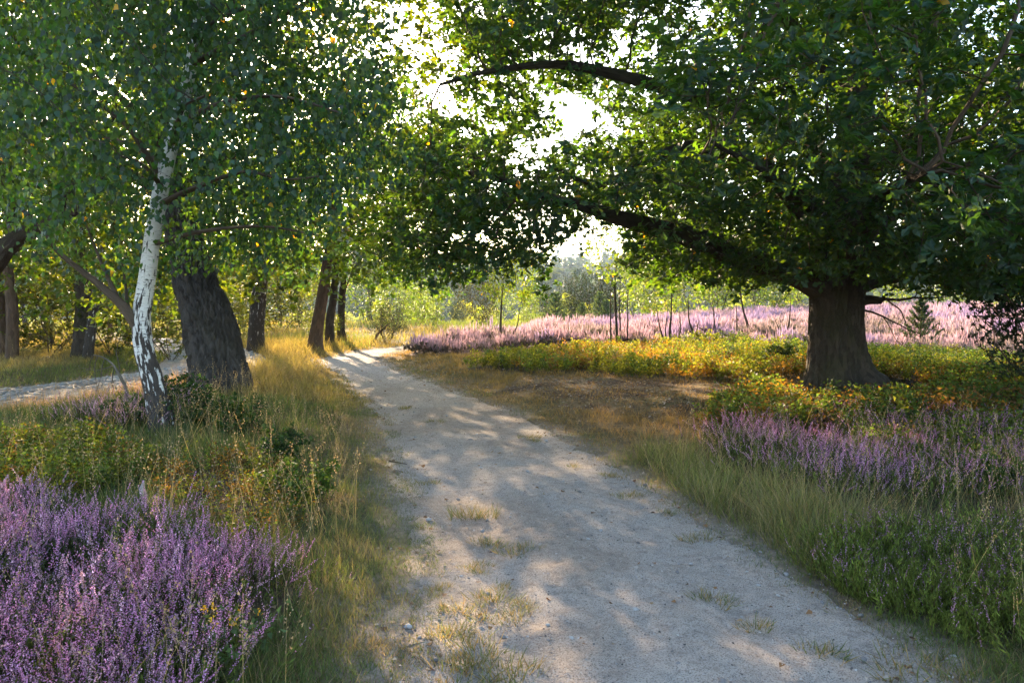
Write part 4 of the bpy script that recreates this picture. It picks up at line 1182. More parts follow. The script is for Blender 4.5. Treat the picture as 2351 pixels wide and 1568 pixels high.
sapling('leaning dark trunk with a low side limb in the heather left of the oak', [[(1722, 776), (1716, 745), (1706, 710), (1698, 660), (1690, 600)], [(1712, 757), (1695, 766), (1682, 775)], [(1690, 772), (1692, 740), (1690, 700)]], (.0, .4, 3.6), (1.8, 1.2, 1.5), 2.3, 85, (0.025, 0.052, 0.016), 420, 16, .09, M['oak_bark'], 'oak')
sapling('small gnarled tree alone in the heather field behind the stems', [[(1474, 744), (1472, 732), (1476, 722), (1478, 700)], [(1473, 735), (1462, 728), (1455, 722)]], (0, 0, 3.4), (1.6, 1.2, 1.2), 2.3, 86, (0.026, 0.055, 0.017), 300, 14, .1, M['oak_bark'], 'oak')
sapling('slim tree in the shade close left of the old oak trunk', [[(1802, 792), (1806, 765), (1812, 740), (1815, 700)], [(1800, 790), (1790, 760), (1780, 735)]], (.1, .5, 3.0), (1.4, 1.0, 1.2), 2.0, 87, (0.025, 0.052, 0.016), 300, 14, .085, M['oak_bark'], 'oak')

# ---- small pines
def small_pine(label, loc, h, seed, colour, group):
    rg = np.random.default_rng(seed)
    b = np.array([loc[0], loc[1], float(terrain(loc[0], loc[1]))])
    root = empty('young_pine', tuple(b), label, 'pine', group)
    V, T, UV, _, _ = tube(np.array([b + [0, 0, -.05], b + [0, 0, h * .5], b + [0, 0, h * .97]]), [.022 * h, .014 * h, .005], 6)
    mesh_obj('trunk', V, T, M['brown_bark'], root, np.ones((len(V), 3)), UV, True)
    nb = Buf()
    for k, z in enumerate(np.linspace(.14, .95, 6)):
        m = 7 if k < 5 else 4
        L_ = h * (.42 * (1 - z) + .08)
        for j in range(m):
            a = j * 6.283 / m + k * .5 + rg.normal(0, .15)
            d = np.array([math.cos(a), math.sin(a), .45 + .6 * z]); d /= np.linalg.norm(d)
            s0 = b + [0, 0, h * z]
            V, T, UV, _, _ = tube(np.array([s0, s0 + d * L_ * .6, s0 + d * L_ + [0, 0, L_ * .22]]), [.008 * h, .006 * h, .003], 4)
            mesh_obj('branch', V, T, M['brown_bark'], root, np.ones((len(V), 3)), UV, True)
            n = 46; t = rg.uniform(.15, 1.02, n)
            pp = s0 + d * (L_ * t)[:, None] + np.array([0, 0, 1.0]) * (L_ * .22 * t ** 2)[:, None]
            ax = d + rg.normal(0, .55, (n, 3)) + [0, 0, .35]
            scatter(nb, SPRAY, pp, frames(ax, rg.normal(0, 1, (n, 3))), h * .085 * rg.uniform(.7, 1.3, n), leaf_colours(rg, n, colour, .2))
    n = 60
    pp = b + [0, 0, h * .9] + rg.uniform(0, 1, (n, 1)) * np.array([0, 0, h * .12])
    scatter(nb, SPRAY, pp, frames(rg.normal(0, .5, (n, 3)) + [0, 0, 1.], rg.normal(0, 1, (n, 3))), np.full(n, h * .08), leaf_colours(rg, n, colour, .2))
    tag(nb.build('needles', M['needle'], root), kind='stuff')
    return root
PG = 'young pines on the heath'
pn = small_pine('bushy pale green young pine in front of the juniper clump', at(1276, 42), 1.75, 91, (0.085, 0.135, 0.06), PG)
for i, (u, D, sc, lb) in enumerate([(1336, 44, .72, 'smallest young pine in front of the juniper clump'), (1378, 42, .95, 'young pine at the right end of the juniper clump'), (1392, 41, .7, 'low young pine next to the three thin stems')]):
    x, y = at(u, D); copy_tree(pn, (x, y, float(terrain(x, y))), i * 1.1, sc, lb, PG)
p0 = GP(2112, 806)
small_pine('slim blue green young pine in the heather right of the old oak', (p0[0], p0[1]), 1.3, 92, (0.05, 0.08, 0.05), PG)

# ---- far wooded hills: one mass
rg = np.random.default_rng(95)
fb = Buf()
n = 3600
fy = 225 + 480 * rg.random(n) ** 1.1; fx = rg.uniform(-1, 1, n) * fy * .9 + fy * .05
fz = terrain(fx, fy)
for k in range(6):
    m = np.arange(n) % 6 == k
    # a conical or rounded crown of small facets
    rg2 = np.random.default_rng(300 + k); Vt, Tt = [], []
    nn = 46
    for i in range(nn):
        z = rg2.random(); a = rg2.uniform(0, 6.283); rr = (1 - z ** (1.2 if k < 3 else 2.5)) * rg2.uniform(.6, 1.05) * .3
        c0 = np.array([math.cos(a) * rr, math.sin(a) * rr, .1 + .9 * z]); e = rg2.normal(0, .085, (3, 3)); Vt.extend((c0 + e).tolist()); Tt.append((3 * i, 3 * i + 1, 3 * i + 2))
    scatter(fb, (np.array(Vt), np.array(Tt), np.ones((len(Vt), 3))), np.stack([fx[m], fy[m], fz[m]], 1), upright(rg, m.sum(), .03), rg.uniform(7, 15, m.sum()) * (1.15 if k < 3 else .85),
            leaf_colours(rg, m.sum(), (0.035, 0.055, 0.03) if k < 3 else (0.06, 0.09, 0.03), .2))
tag(fb.build('far_forest', M['needle']), 'hazy blue forest covering the far hillside', 'forest', kind='stuff')
fb = Buf()
n = 260
fy = 95 + 125 * rg.random(n); fx = rg.uniform(-.65, .65, n) * fy; fz = terrain(fx, fy)
keepm = (fbm(fx * .03, fy * .03, 2) > .45)
fx, fy, fz = fx[keepm], fy[keepm], fz[keepm]; n = len(fx)
rg2 = np.random.default_rng(777); Vt, Tt = [], []
for i in range(500):
    d = rg2.normal(0, 1, 3); d /= np.linalg.norm(d); c0 = d * rg2.uniform(.6, 1) * np.array([.4, .4, .5]) + [0, 0, .5]; e = rg2.normal(0, .05, (3, 3)); Vt.extend((c0 + e).tolist()); Tt.append((3 * i, 3 * i + 1, 3 * i + 2))
scatter(fb, (np.array(Vt), np.array(Tt), np.ones((len(Vt), 3))), np.stack([fx, fy, fz], 1), upright(rg, n, .05), rg.uniform(2, 6, n), leaf_colours(rg, n, (0.055, 0.085, 0.03), .25))
tag(fb.build('valley_bushes', M['wood_leaf']), 'pale bushes scattered over the valley before the hill', 'bushes', kind='stuff')
#PART4
# ------------------------------------------------------------------ low plants
def ribbon(pts, w, side=(1, 0, 0)):
    pts = np.asarray(pts, float); n = len(pts); sd_ = np.asarray(side, float)
    ww = np.linspace(w, w * .3, n)
    V = np.vstack([pts - sd_ * ww[:, None], pts + sd_ * ww[:, None]])
    T = []
    for i in range(n - 1): T += [(i, n + i, n + i + 1), (i, n + i + 1, i + 1)]
    return V, np.array(T)
class Tpl:
    def __init__(s): s.V = []; s.T = []; s.C = []; s.n = 0
    def add(s, V, T, c):
        V = np.asarray(V, float); s.V.append(V); s.T.append(np.asarray(T) + s.n); s.n += len(V); s.C.append(np.broadcast_to(np.asarray(c, float), (len(V), 3)))
    def out(s): return np.vstack(s.V), np.vstack(s.T), np.vstack(s.C)
def petals(t, rg, c, r, n, colour, jit, ax=None, slim=1.0):
    """n small two-triangle diamonds round points c"""
    for i in range(n):
        a = rg.normal(0, 1, 3) if ax is None else ax + rg.normal(0, .5, 3)
        a /= np.linalg.norm(a); b_ = np.cross(a, rg.normal(0, 1, 3)); b_ /= np.linalg.norm(b_)
        p = c[i]
        col = np.asarray(colour) * (1 + rg.normal(0, jit))
        t.add([p - a * r * 1.15 / slim - b_ * r * .35 * slim, p + b_ * r * .95 * slim, p + a * r * 1.15 / slim - b_ * r * .35 * slim], [(0, 1, 2)], np.clip(col, 0, 1))
FLOR = (0.60, 0.28, 0.47); FLOR2 = (0.70, 0.44, 0.55); HGREEN = (0.060, 0.075, 0.028)
def heather_sprig(seed, h=.30, flower=.5, nfl=20, colour=FLOR, green=HGREEN, ngr=20, r=.0042):
    rg = np.random.default_rng(seed); t = Tpl()
    bend = rg.normal(0, .05, 2)
    f = lambda s: np.stack([bend[0] * s ** 2, bend[1] * s ** 2, h * s], -1)
    V, T = ribbon(f(np.array([0, .5, 1.0])), .0018); t.add(V, T, (0.10, 0.07, 0.045))
    s = rg.uniform(.12, 1 - flower * .8, ngr); c = f(s) + rg.normal(0, .010, (ngr, 3)); petals(t, rg, c, .0078, ngr, green, .3, np.array([0, 0, 1.3]), .55)
    s = np.linspace(1 - flower, 1.0, nfl); c = f(s); a = np.arange(nfl) * 2.4
    rr = .0048 * (1.15 - .6 * (s - (1 - flower)) / flower); c = c + np.stack([np.cos(a) * rr, np.sin(a) * rr, rr * 0], -1)
    petals(t, rg, c, r, nfl, colour, .22)
    for k in range(1):     # short side shoot
        s0 = rg.uniform(.45, .7); a = rg.uniform(0, 6.28); p0_ = f(np.array(s0)); d = np.array([math.cos(a) * .3, math.sin(a) * .3, 1.0]); ln = h * rg.uniform(.2, .35); m = 8
        c = p0_ + d * np.linspace(.2, 1, m)[:, None] * ln; petals(t, rg, c, r, m, colour if flower > .2 else green, .22)
    return t.out()
def clump_points(rg, poly, n_cl, per, spread, dens=None):
    xs = [p[0] for p in poly]; ys = [p[1] for p in poly]
    cs = []
    while len(cs) < n_cl:
        x = rg.uniform(min(xs), max(xs), 3000); y = rg.uniform(min(ys), max(ys), 3000)
        m = inpoly(x, y, poly) & (y > 1.8)
        pr = np.clip(1.0 / (np.hypot(x, y) / 4.0) ** 1.2, .05, 1) if dens is None else dens(x, y)
        m &= rg.random(3000) < pr
        cs += list(zip(x[m], y[m]))
    cs = np.array(cs[:n_cl])
    i = np.repeat(np.arange(n_cl), per)
    off = rg.normal(0, spread, (len(i), 2))
    p = cs[i] + off
    return p, off / spread
def heather(name, label, poly, n_cl, per, spread, seed, temps, hs, tint_amp=.15, dens=None, outlean=.22, fade=None):
    rg = np.random.default_rng(seed)
    p, off = clump_points(rg, poly, n_cl, per, spread, dens)
    pd0, _ = strip_dist(p[:, 0], p[:, 1], PATH_C)
    k = pd0 > .05; p, off = p[k], off[k]
    N = len(p); z = terrain(p[:, 0], p[:, 1])
    up_ = upright(rg, N, .14)
    t = np.stack([off[:, 0] * outlean + rg.normal(.03, .13, N), off[:, 1] * outlean + rg.normal(-.03, .13, N), np.ones(N)], 1); t /= np.linalg.norm(t, axis=1, keepdims=True)
    yaw = rg.uniform(0, 6.28, N); h = np.stack([np.cos(yaw), np.sin(yaw), 0 * yaw], 1); x_ = np.cross(h, t); x_ /= np.linalg.norm(x_, axis=1, keepdims=True); rot = np.stack([x_, np.cross(t, x_), t], 2)
    sc = hs * rg.uniform(.65, 1.2, N) * (.75 + .5 * fbm(p[:, 0] * 1.5, p[:, 1] * 1.5, 2))
    pt = fbm(p[:, 0] * 1.1 + 40, p[:, 1] * 1.1, 3)
    tint = (1 + rg.normal(0, tint_amp, (N, 1))) * np.stack([.9 + .3 * pt, np.ones(N), 1.1 - .2 * pt], 1)
    b = Buf()
    idx = rg.integers(0, len(temps), N) if fade is None else fade(rg, p, len(temps))
    for j in range(len(temps)):
        m = idx == j
        scatter(b, temps[j], np.stack([p[m, 0], p[m, 1], z[m] - .01], 1), rot[m], sc[m], np.clip(tint[m], .3, 1.6))
    return tag(b.build(name, M['heather']), label, 'heather', kind='stuff')
near_t = [heather_sprig(100 + i, .30, rg_f, 26, c_) for i, (rg_f, c_) in enumerate([(.5, FLOR), (.42, FLOR), (.5, FLOR2), (.36, FLOR), (.46, (0.54, 0.29, .50)), (.25, (0.40, 0.26, .30))])]
green_t = [heather_sprig(120 + i, .24, .34, 7, (0.42, 0.26, 0.38), (0.115, 0.16, 0.032), 44) for i in range(4)] + [heather_sprig(130 + i, .24, .1, 2, (0.07, 0.10, .02), (0.13, 0.185, 0.034), 50) for i in range(3)]
heather('heather', 'dense purple flowering heather left of the path foreground', Z_HEATH_L, 360, 13, .10, 201, near_t + green_t[:4], .92,
        dens=lambda x, y: np.clip(1.0 / (np.hypot(x, y) / 3.5) ** 1.1, .05, 1) * (.08 + .92 * ss(.38, .54, fbm(x * 1.9, y * 1.9, 3))))
HC = GP(1880, 1120)
heather('heather', 'purple heather with grass among it in front of the old oak', Z_HEATH_R, 300, 14, .13, 202, near_t + green_t[:6], 1.0,
        dens=lambda x, y: .10 + .55 * ss(.44, .56, fbm(x * .9 + 2, y * .9, 3)) + .9 * np.exp(-((x - HC[0]) / .9) ** 2 - ((y - HC[1]) / .6) ** 2))
heather('heather', 'low green heather bush hardly in flower beside the path', Z_GREENHEATH, 230, 15, .10, 203, green_t[:2] + green_t[4:], 1.0, dens=lambda x, y: np.ones_like(x))
heather('heather', 'sparse lilac heather between the bilberries and the cobbled track', region([(100, 985), (300, 930), (420, 915), (420, 960), (340, 1000), (200, 990)]), 45, 10, .10, 204, [near_t[2], near_t[5], green_t[0]], 1.1, dens=lambda x, y: np.ones_like(x))
def field_tuft(seed, colour, green):
    rg = np.random.default_rng(seed); t = Tpl()
    for i in range(12):
        a = rg.uniform(0, 6.28); rr = rg.uniform(0, .15); b0 = np.array([math.cos(a) * rr, math.sin(a) * rr, rg.uniform(.10, .2)])
        d = np.array([math.cos(a) * .35 * rr / .14, math.sin(a) * .35 * rr / .14, 1]) + rg.normal(0, .12, 3); d /= np.linalg.norm(d); ln = rg.uniform(.13, .26)
        s = np.cross(d, rg.normal(0, 1, 3)); s /= np.linalg.norm(s); s2 = np.cross(d, s); w = .011
        col = np.asarray(colour) * (1 + rg.normal(0, .15))
        t.add([b0, b0 + d * ln * .5 + s * w, b0 + d * ln, b0 + d * ln * .5 - s * w], [(0, 1, 2), (0, 2, 3)], np.clip(np.array([.5, .8, 1.1, .8])[:, None] * col, 0, 1))
    c = rg.normal(0, .09, (10, 3)) * [1, 1, .5] + [0, 0, .12]; petals(t, rg, c, .05, 10, green, .3, np.array([0, 0, 1.]))
    return t.out()
PINK = (0.47, 0.33, 0.37)
ft = [field_tuft(i, PINK, (0.11, 0.085, 0.06)) for i in range(4)] + [field_tuft(10, (0.38, 0.29, 0.44), (0.09, 0.08, .06)), field_tuft(11, (0.34, 0.27, 0.25), (0.10, 0.095, 0.055))]
rg = np.random.default_rng(210)
n = 60000
x = rg.uniform(-4, 46, n); y = 18 + 42 * rg.random(n) ** 1.25
m = inpoly(x, y, Z_FIELD) & (np.abs(x) < y * .72 + 1.5) & (rg.random(n) < .52)
x, y = x[m], y[m]; N = len(x)
kind = fbm(x * .35 + 7, y * .35, 3)
idx = np.where(kind > .62, 4, np.where(kind < .38, 5, rg.integers(0, 4, N))); idx = np.where(rg.random(N) < .15, 5, idx)
b = Buf(); z = terrain(x, y); rot = upright(rg, N, .1); md = fbm(x * 1.1, y * 1.1, 2); z = z + .35 * (md - .5); sc = rg.uniform(.6, 1.25, N) * (.6 + 1.0 * md) * 1.05; thin = rg.random(N) > .45 * ss(.45, .3, md); x, y, z, rot, sc, idx = x[thin], y[thin], z[thin], rot[thin], sc[thin], idx[thin]
for j in range(6):
    k = idx == j; scatter(b, ft[j], np.stack([x[k], y[k], z[k]], 1), rot[k], sc[k])
tag(b.build('heather_field', M['heather']), 'wide field of pale pink heather beyond the path and the oak', 'heather', kind='stuff')
print('field tufts', N)

# ---- bilberry
def bilberry_clump(seed, colour, jit=.3, nl=60, h=.24, ls=.014, w=.13):
    rg = np.random.default_rng(seed); t = Tpl()
    for i in range(6):
        a = rg.uniform(0, 6.28); e = np.array([math.cos(a) * w * rg.uniform(.3, 1), math.sin(a) * w * rg.uniform(.3, 1), h * rg.uniform(.6, 1)])
        V, T = ribbon([np.zeros(3), e * [.4, .4, .55], e], .0022); t.add(V, T, (0.07, 0.075, 0.025))
        m = nl // 6; c = e * rg.uniform(.35, 1.05, (m, 1)) + rg.normal(0, .03, (m, 3)); petals(t, rg, c, ls, m, colour, jit, np.array([math.cos(a), math.sin(a), .3]))
    return t.out()
GY = (0.085, 0.115, 0.020); YL = (0.135, 0.14, 0.022); ORG = (0.20, 0.105, 0.022); BRN = (0.11, 0.065, 0.024); DGB = (0.05, 0.085, 0.022)
bil = [bilberry_clump(1, GY), bilberry_clump(2, YL), bilberry_clump(3, ORG), bilberry_clump(4, DGB), bilberry_clump(5, BRN)]
bil_far = [bilberry_clump(11, GY, .3, 84, .28, .0165, .17), bilberry_clump(12, YL, .3, 84, .28, .0165, .17), bilberry_clump(13, ORG, .3, 84, .26, .0165, .17), bilberry_clump(14, DGB, .3, 84, .28, .0165, .17), bilberry_clump(15, BRN, .3, 84, .26, .0165, .17)]
def bilberry(name, label, poly, n, seed, temps, mixf, hs=1.0):
    rg = np.random.default_rng(seed)
    xs = [p[0] for p in poly]; ys = [p[1] for p in poly]
    x = rg.uniform(min(xs), max(xs), n * 8); y = rg.uniform(min(ys), max(ys), n * 8)
    m = inpoly(x, y, poly) & (fbm(x * .9 + 3, y * .9, 3) > .30) & (np.hypot(x - ob[0], y - ob[1]) > 1.0) & ~((np.abs(x - ob[0]) < 1.3) & (y < ob[1]) & (y > ob[1] - 2.2)); x, y = x[m][:n], y[m][:n]; N = len(x)
    wts = mixf(x, y); c = np.cumsum(wts / wts.sum(1, keepdims=True), 1); idx = (rg.random((N, 1)) > c).sum(1)
    b = Buf(); z = terrain(x, y); rot = upright(rg, N, .15); sc = hs * rg.uniform(.7, 1.25, N) * (.7 + .7 * fbm(x * .8 + 11, y * .8, 3))
    for j in range(5):
        k = idx == j; scatter(b, temps[j], np.stack([x[k], y[k], z[k] - .01], 1), rot[k], sc[k], np.tile(1 + rg.normal(0, .15, (k.sum(), 1)), (1, 3)).clip(.5, 1.5))
    return tag(b.build(name, M['bilberry']), label, 'bilberry', kind='stuff')
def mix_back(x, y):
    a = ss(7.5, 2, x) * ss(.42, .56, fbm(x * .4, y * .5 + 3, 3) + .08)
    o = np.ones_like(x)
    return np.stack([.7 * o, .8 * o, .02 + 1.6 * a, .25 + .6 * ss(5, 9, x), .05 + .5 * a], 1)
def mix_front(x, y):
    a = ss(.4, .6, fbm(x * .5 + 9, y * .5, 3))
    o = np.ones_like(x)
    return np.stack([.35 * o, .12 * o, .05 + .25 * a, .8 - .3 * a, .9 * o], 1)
def mix_left(x, y):
    o = np.ones_like(x); a = ss(.4, .6, fbm(x * .9 + 1, y * .9, 3))
    return np.stack([.8 * o, .2 + .8 * a, .12 + .15 * a, .5 * o, .15 * o], 1)
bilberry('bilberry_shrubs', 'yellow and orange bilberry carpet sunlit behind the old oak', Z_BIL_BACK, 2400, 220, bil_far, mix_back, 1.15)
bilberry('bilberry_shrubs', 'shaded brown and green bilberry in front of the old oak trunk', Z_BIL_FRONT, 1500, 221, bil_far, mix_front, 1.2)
bilberry('bilberry_shrubs', 'yellow green bilberry patch left of the white birch', Z_BIL_L, 800, 222, bil, mix_left, 1.0)
bilberry('bilberry_shrubs', 'reddish low bilberry around the bare patch by the birch', region([(300, 1060), (560, 1060), (720, 1120), (680, 1260), (520, 1270), (380, 1180), (280, 1130)]), 170, 223, bil, lambda x, y: np.tile([[.5, .15, .3, .4, .7]], (len(x), 1)), .75)
bilberry('bilberry_shrubs', 'low mixed greenery between right heather and oak shade', region([(1900, 1000), (2351, 985), (2700, 1010), (2700, 1150), (2351, 1150), (2200, 1120), (2100, 1080)]), 220, 224, bil, lambda x, y: np.tile([[.7, .1, .02, .7, .1]], (len(x), 1)), 1.0)

# ---- grass
blade = (np.array([(-.5, 0, 0), (.5, 0, 0), (-.36, .10, .5), (.36, .10, .5), (0, .34, 1.0)], float), np.array([(0, 1, 3), (0, 3, 2), (2, 3, 4)]), np.array([[.8] * 3, [.8] * 3, [1.] * 3, [1.] * 3, [1.1] * 3]))
def blades(buf, rg, x, y, h, w, col, lean=.25, z=None):
    N = len(x)
    z = terrain(x, y) if z is None else z
    scatter(buf, blade, np.stack([x, y, z - .008], 1), upright(rg, N, lean), np.stack([w, h, h], 1), np.clip(col, .01, 1))
rg = np.random.default_rng(230)
n = 460000
y = 2.3 + 27 * rg.random(n) ** 2.0; x = rg.uniform(-1, 1, n) * (y * .70 + .6)
pd0, sd0 = strip_dist(x, y, PATH_C); rd0, _ = strip_dist(x, y, ROAD_C)
nz1 = fbm(x * 1.3 + 3, y * 1.3, 3); nz2 = fbm(x * .5 + 20, y * .5, 3); nz3 = fbm(x * 4 + 8, y * 4, 2)
edge = pd0 + .55 * (nz1 - .5)
inside = lambda zn: inpoly(x, y, zn)
hl, hr, gh, vr, bf, bk, lt, bl, ba = map(inside, (Z_HEATH_L, Z_HEATH_R, Z_GREENHEATH, Z_VERGE_R, Z_BIL_FRONT, Z_BIL_BACK, Z_LITTER, Z_BIL_L, Z_BARE_L))
fld = inpoly(x, y, Z_FIELD)
prob = ss(-.22, .22, edge) * ss(.28, .5, nz1 * .6 + nz3 * .4 + .1)
prob = np.where((edge > -.1) & (pd0 < .9) & (sd0 < 0), np.maximum(prob, .35 + .6 * ss(-.1, .3, edge)), prob)
prob = np.where(vr, np.maximum(prob, .35 + .6 * ss(.35, .55, nz3)), prob)
prob = np.where(lt, prob * (.12 + .5 * ss(.45, .6, nz1)), prob)
for z_, f_ in ((hl, .10), (hr, .30), (gh, .10), (bf, .05), (bk, .06), (bl, .12), (ba, .12), (fld, .10)): prob = np.where(z_, prob * f_, prob)
prob = np.where(rd0 < .0, 0, prob); prob = np.where(edge < -.2, 0, prob)
prob *= np.where((y > 24) & (x > -3), .5, 1.0)
keep = rg.random(n) < prob
x, y, pd0, rd0, nz1, nz2, sd0, vr, lt, hl, hr = [a[keep] for a in (x, y, pd0, rd0, nz1, nz2, sd0, vr, lt, hl, hr)]
N = len(x); print('grass blades', N)
h = .035 + .05 * ss(-.1, .3, pd0) + .13 * ss(.2, 1.3, pd0) * (.3 + nz1)
h = np.where((sd0 > 0) & ~vr & (y > 8), h * .55, h)                         # cropped dry turf under the oak
h = np.where(vr, .14 + .16 * nz1, h); h = np.where(lt, .06, h)
golden = (sd0 < 0) & (y > 11.5) & (x < -2.2)
h = np.where(golden, .10 + (.14 + .30 * ss(13, 17, y)) * nz1 * ss(.1, 1.0, pd0), h)
straw = (x < -4.0) & (y > 8.5) & (y < 14.5) & (rd0 < 1.1) & (rd0 < 5)
beyond = (x < np.interp(y, ROAD[:, 1], ROAD[:, 0]))
straw &= ~beyond
h = np.where(straw, .16 + .18 * nz1, h)
h = np.where(beyond, .10 + .1 * nz1, h)
h *= rg.uniform(.5, 1.3, N) * (.45 + 1.1 * fbm(x * 4.5, y * 4.5, 2))
h = np.where((sd0 < 0) & (y < 12), h * .8, h)
w = np.maximum(.0022 + .0018 * rg.random(N), y * .0005)
mixn = (ss(.35, .65, .5 * nz2 + .5 * fbm(x * 3 + 7, y * 3, 2) + rg.normal(0, .10, N)))[:, None]
mixn = np.clip(mixn + .25 * (sd0 < 0)[:, None], 0, 1)
col = np.array([[.25, .19, .10]]) * (1 - mixn) + np.array([[.10, .145, .04]]) * mixn
col = np.where(vr[:, None], np.array([[.21, .235, .07]]) * (1 - .35 * mixn), col)
dryR = ((sd0 > 0) & ~vr & (y > 8.5) & ~hr)[:, None]
col = np.where(dryR, np.array([[.27, .17, .07]]) * (1 - .5 * mixn) + np.array([[.14, .13, .04]]) * .5 * mixn, col)
gold = np.array([[.29, .215, .09]]) * (1 - .5 * mixn) + np.array([[.15, .17, .035]]) * .5 * mixn
col = np.where(golden[:, None], gold, col)
greenL = ((sd0 < 0) & (y < 11.5) & (pd0 > .5))[:, None] & (rg.random((N, 1)) < .6)
col = np.where(greenL, np.array([[.085, .125, .03]]) * np.ones((N, 1)), col)
col = np.where(beyond[:, None] & (rd0 < 1.2)[:, None], np.array([[.13, .16, .04]]) * np.ones((N, 1)), col)
col = np.where(straw[:, None], np.array([[.38, .25, .14]]) * np.ones((N, 1)), col)
col = col * (1 + rg.normal(0, .22, (N, 1)))
h = np.where(vr, h * rg.uniform(.5, 1.35, N), h); w = w * rg.uniform(.6, 1.5, N); dryb = (rg.random((N, 1)) < .25) & vr[:, None]; col = np.where(dryb, np.array([[.33, .26, .14]]), col)
b = Buf(); blades(b, rg, x, y, h, w, col, .45)
tag(b.build('grass', M['grass']), 'dry golden and green grass along both sides of the path', 'grass', kind='stuff')
# short trampled grass over both edges of the path
rg = np.random.default_rng(233)
pc = resample(PATH, .1); pc = pc[(pc[:, 1] > 2.2) & (pc[:, 1] < 19)]
tgp = np.gradient(pc[:, :2], axis=0); tgp /= np.linalg.norm(tgp, axis=1, keepdims=True)
n = 46000
wt = 1 / pc[:, 1] ** .9; i = rg.choice(len(pc), n, p=wt / wt.sum()); sgn = np.where(rg.random(n) < .62, -1, 1)
off = np.where(sgn < 0, -.16 + .7 * rg.random(n) ** 1.3, -.10 + .5 * rg.random(n))
d_ = pc[i, 2] + off
x = pc[i, 0] + tgp[i, 1] * sgn * d_ + rg.normal(0, .05, n); y = pc[i, 1] - tgp[i, 0] * sgn * d_ + rg.normal(0, .05, n)
cl_ = fbm(x * 3.2 + 60, y * 3.2, 3); k = rg.random(n) < ss(.36, .54, cl_ + .25 * ss(-.1, .25, off)) * np.where(sgn < 0, 1, .55); x, y, off, cl_ = x[k], y[k], off[k], cl_[k]; N = len(x)
gm = ss(.42, .6, fbm(x * 1.5 + 5, y * 1.5, 3) + rg.normal(0, .08, N))[:, None]
b = Buf(); blades(b, rg, x, y, (.022 + .05 * ss(-.1, .5, off)) * rg.uniform(.5, 1.5, N) * (.5 + cl_), np.maximum(.0028 * rg.uniform(.7, 1.4, N), y * .0005), (np.array([[.27, .20, .12]]) * (1 - gm) + np.array([[.12, .15, .05]]) * gm) * (1 + rg.normal(0, .25, (N, 1))), .6)
tag(b.build('trampled_grass', M['grass']), 'short trampled turf fringing the sandy path', 'grass', kind='stuff'); print('edge blades', N)
rg = np.random.default_rng(235)
n = 60000
y = 26 + 60 * rg.random(n) ** 1.5; x = rg.uniform(-.62, .25, n) * y
pdm, _ = strip_dist(x, y, PATH_C); rdm, _ = strip_dist(x, y, ROAD_C)
k = (pdm > .1) & (rdm > .1) & ~inpoly(x, y, Z_FIELD) & (fbm(x * .4, y * .4, 3) > .36)
x, y = x[k][:30000], y[k][:30000]; N = len(x); mm = ss(.4, .6, fbm(x * .15 + 4, y * .15, 3))[:, None]
b = Buf(); blades(b, rg, x, y, rg.uniform(.15, .5, N), y * .0007, (np.array([[.25, .20, .07]]) * (1 - mm) + np.array([[.13, .17, .04]]) * mm) * (1 + rg.normal(0, .2, (N, 1))), .3)
tag(b.build('meadow_grass', M['grass']), 'sunlit rough grass past the path bend below the bushes', 'grass', kind='stuff')
# tall flowering stalks
def culm(seed):
    rg = np.random.default_rng(seed); t = Tpl(); bx, by = rg.normal(0, .16, 2)
    f = lambda s: np.stack([bx * s ** 2, by * s ** 2, s], -1)
    V, T = ribbon(f(np.array([0, .4, .75, 1.0])), .0022); t.add(V, T, (.36, .28, .14))
    m = 12; s = np.linspace(.72, 1.02, m); c = f(s) + rg.normal(0, .016, (m, 3)); petals(t, rg, c, .011, m, (.36, .26, .16), .2, np.array([bx, by, 1.]))
    return t.out()
cul = [culm(i) for i in range(5)]
rg = np.random.default_rng(240)
n = 30000
y = 2.6 + 22 * rg.random(n) ** 1.5; x = rg.uniform(-1, 1, n) * (y * .68 + .5)
pd0, sd0 = strip_dist(x, y, PATH_C); rd0, _ = strip_dist(x, y, ROAD_C); nz1 = fbm(x * .8 + 31, y * .8, 3)
pr_ = np.where(sd0 < 0, .10 + .4 * ss(.45, .6, nz1), .05 + .25 * ss(.5, .62, nz1) * (y < 8))
pr_ = np.where((x < -4.0) & (y > 8.5) & (rd0 < 1.0), .5, pr_); pr_ = np.where((sd0 < 0) & (y > 12) & (x < -2.4), .35, pr_); pr_ = np.where(x < np.interp(y, ROAD[:, 1], ROAD[:, 0]), .03, pr_)
for zn, f_ in ((Z_HEATH_L, .25), (Z_LITTER, .05), (Z_BIL_BACK, .1), (Z_BIL_FRONT, .1), (Z_GREENHEATH, .3), (Z_BARE_L, .3), (Z_FIELD, .1)): pr_ = np.where(inpoly(x, y, zn), pr_ * f_, pr_)
pr_ = np.where((pd0 < .35) | (rd0 < .1), 0, pr_); pr_ = np.where((sd0 > 0) & (y > 9.5), pr_ * .15, pr_)
k = rg.random(n) < pr_; x, y = x[k], y[k]; N = len(x); print('culms', N)
b = Buf(); idx = rg.integers(0, 5, N); z = terrain(x, y); rot = upright(rg, N, .2); sc = rg.uniform(.28, .62, N) * np.where(x < -4.2, .75, 1); wsc = np.maximum(1, y * .10)
for j in range(5):
    k = idx == j; scatter(b, cul[j], np.stack([x[k], y[k], z[k]], 1), rot[k], np.stack([sc[k], sc[k], sc[k]], 1), (1 + rg.normal(0, .2, (k.sum(), 1))) * np.ones((1, 3)))
tag(b.build('grass_stalks', M['grass']), 'tall straw coloured grass stalks with seed heads on the left bank', 'grass', kind='stuff')

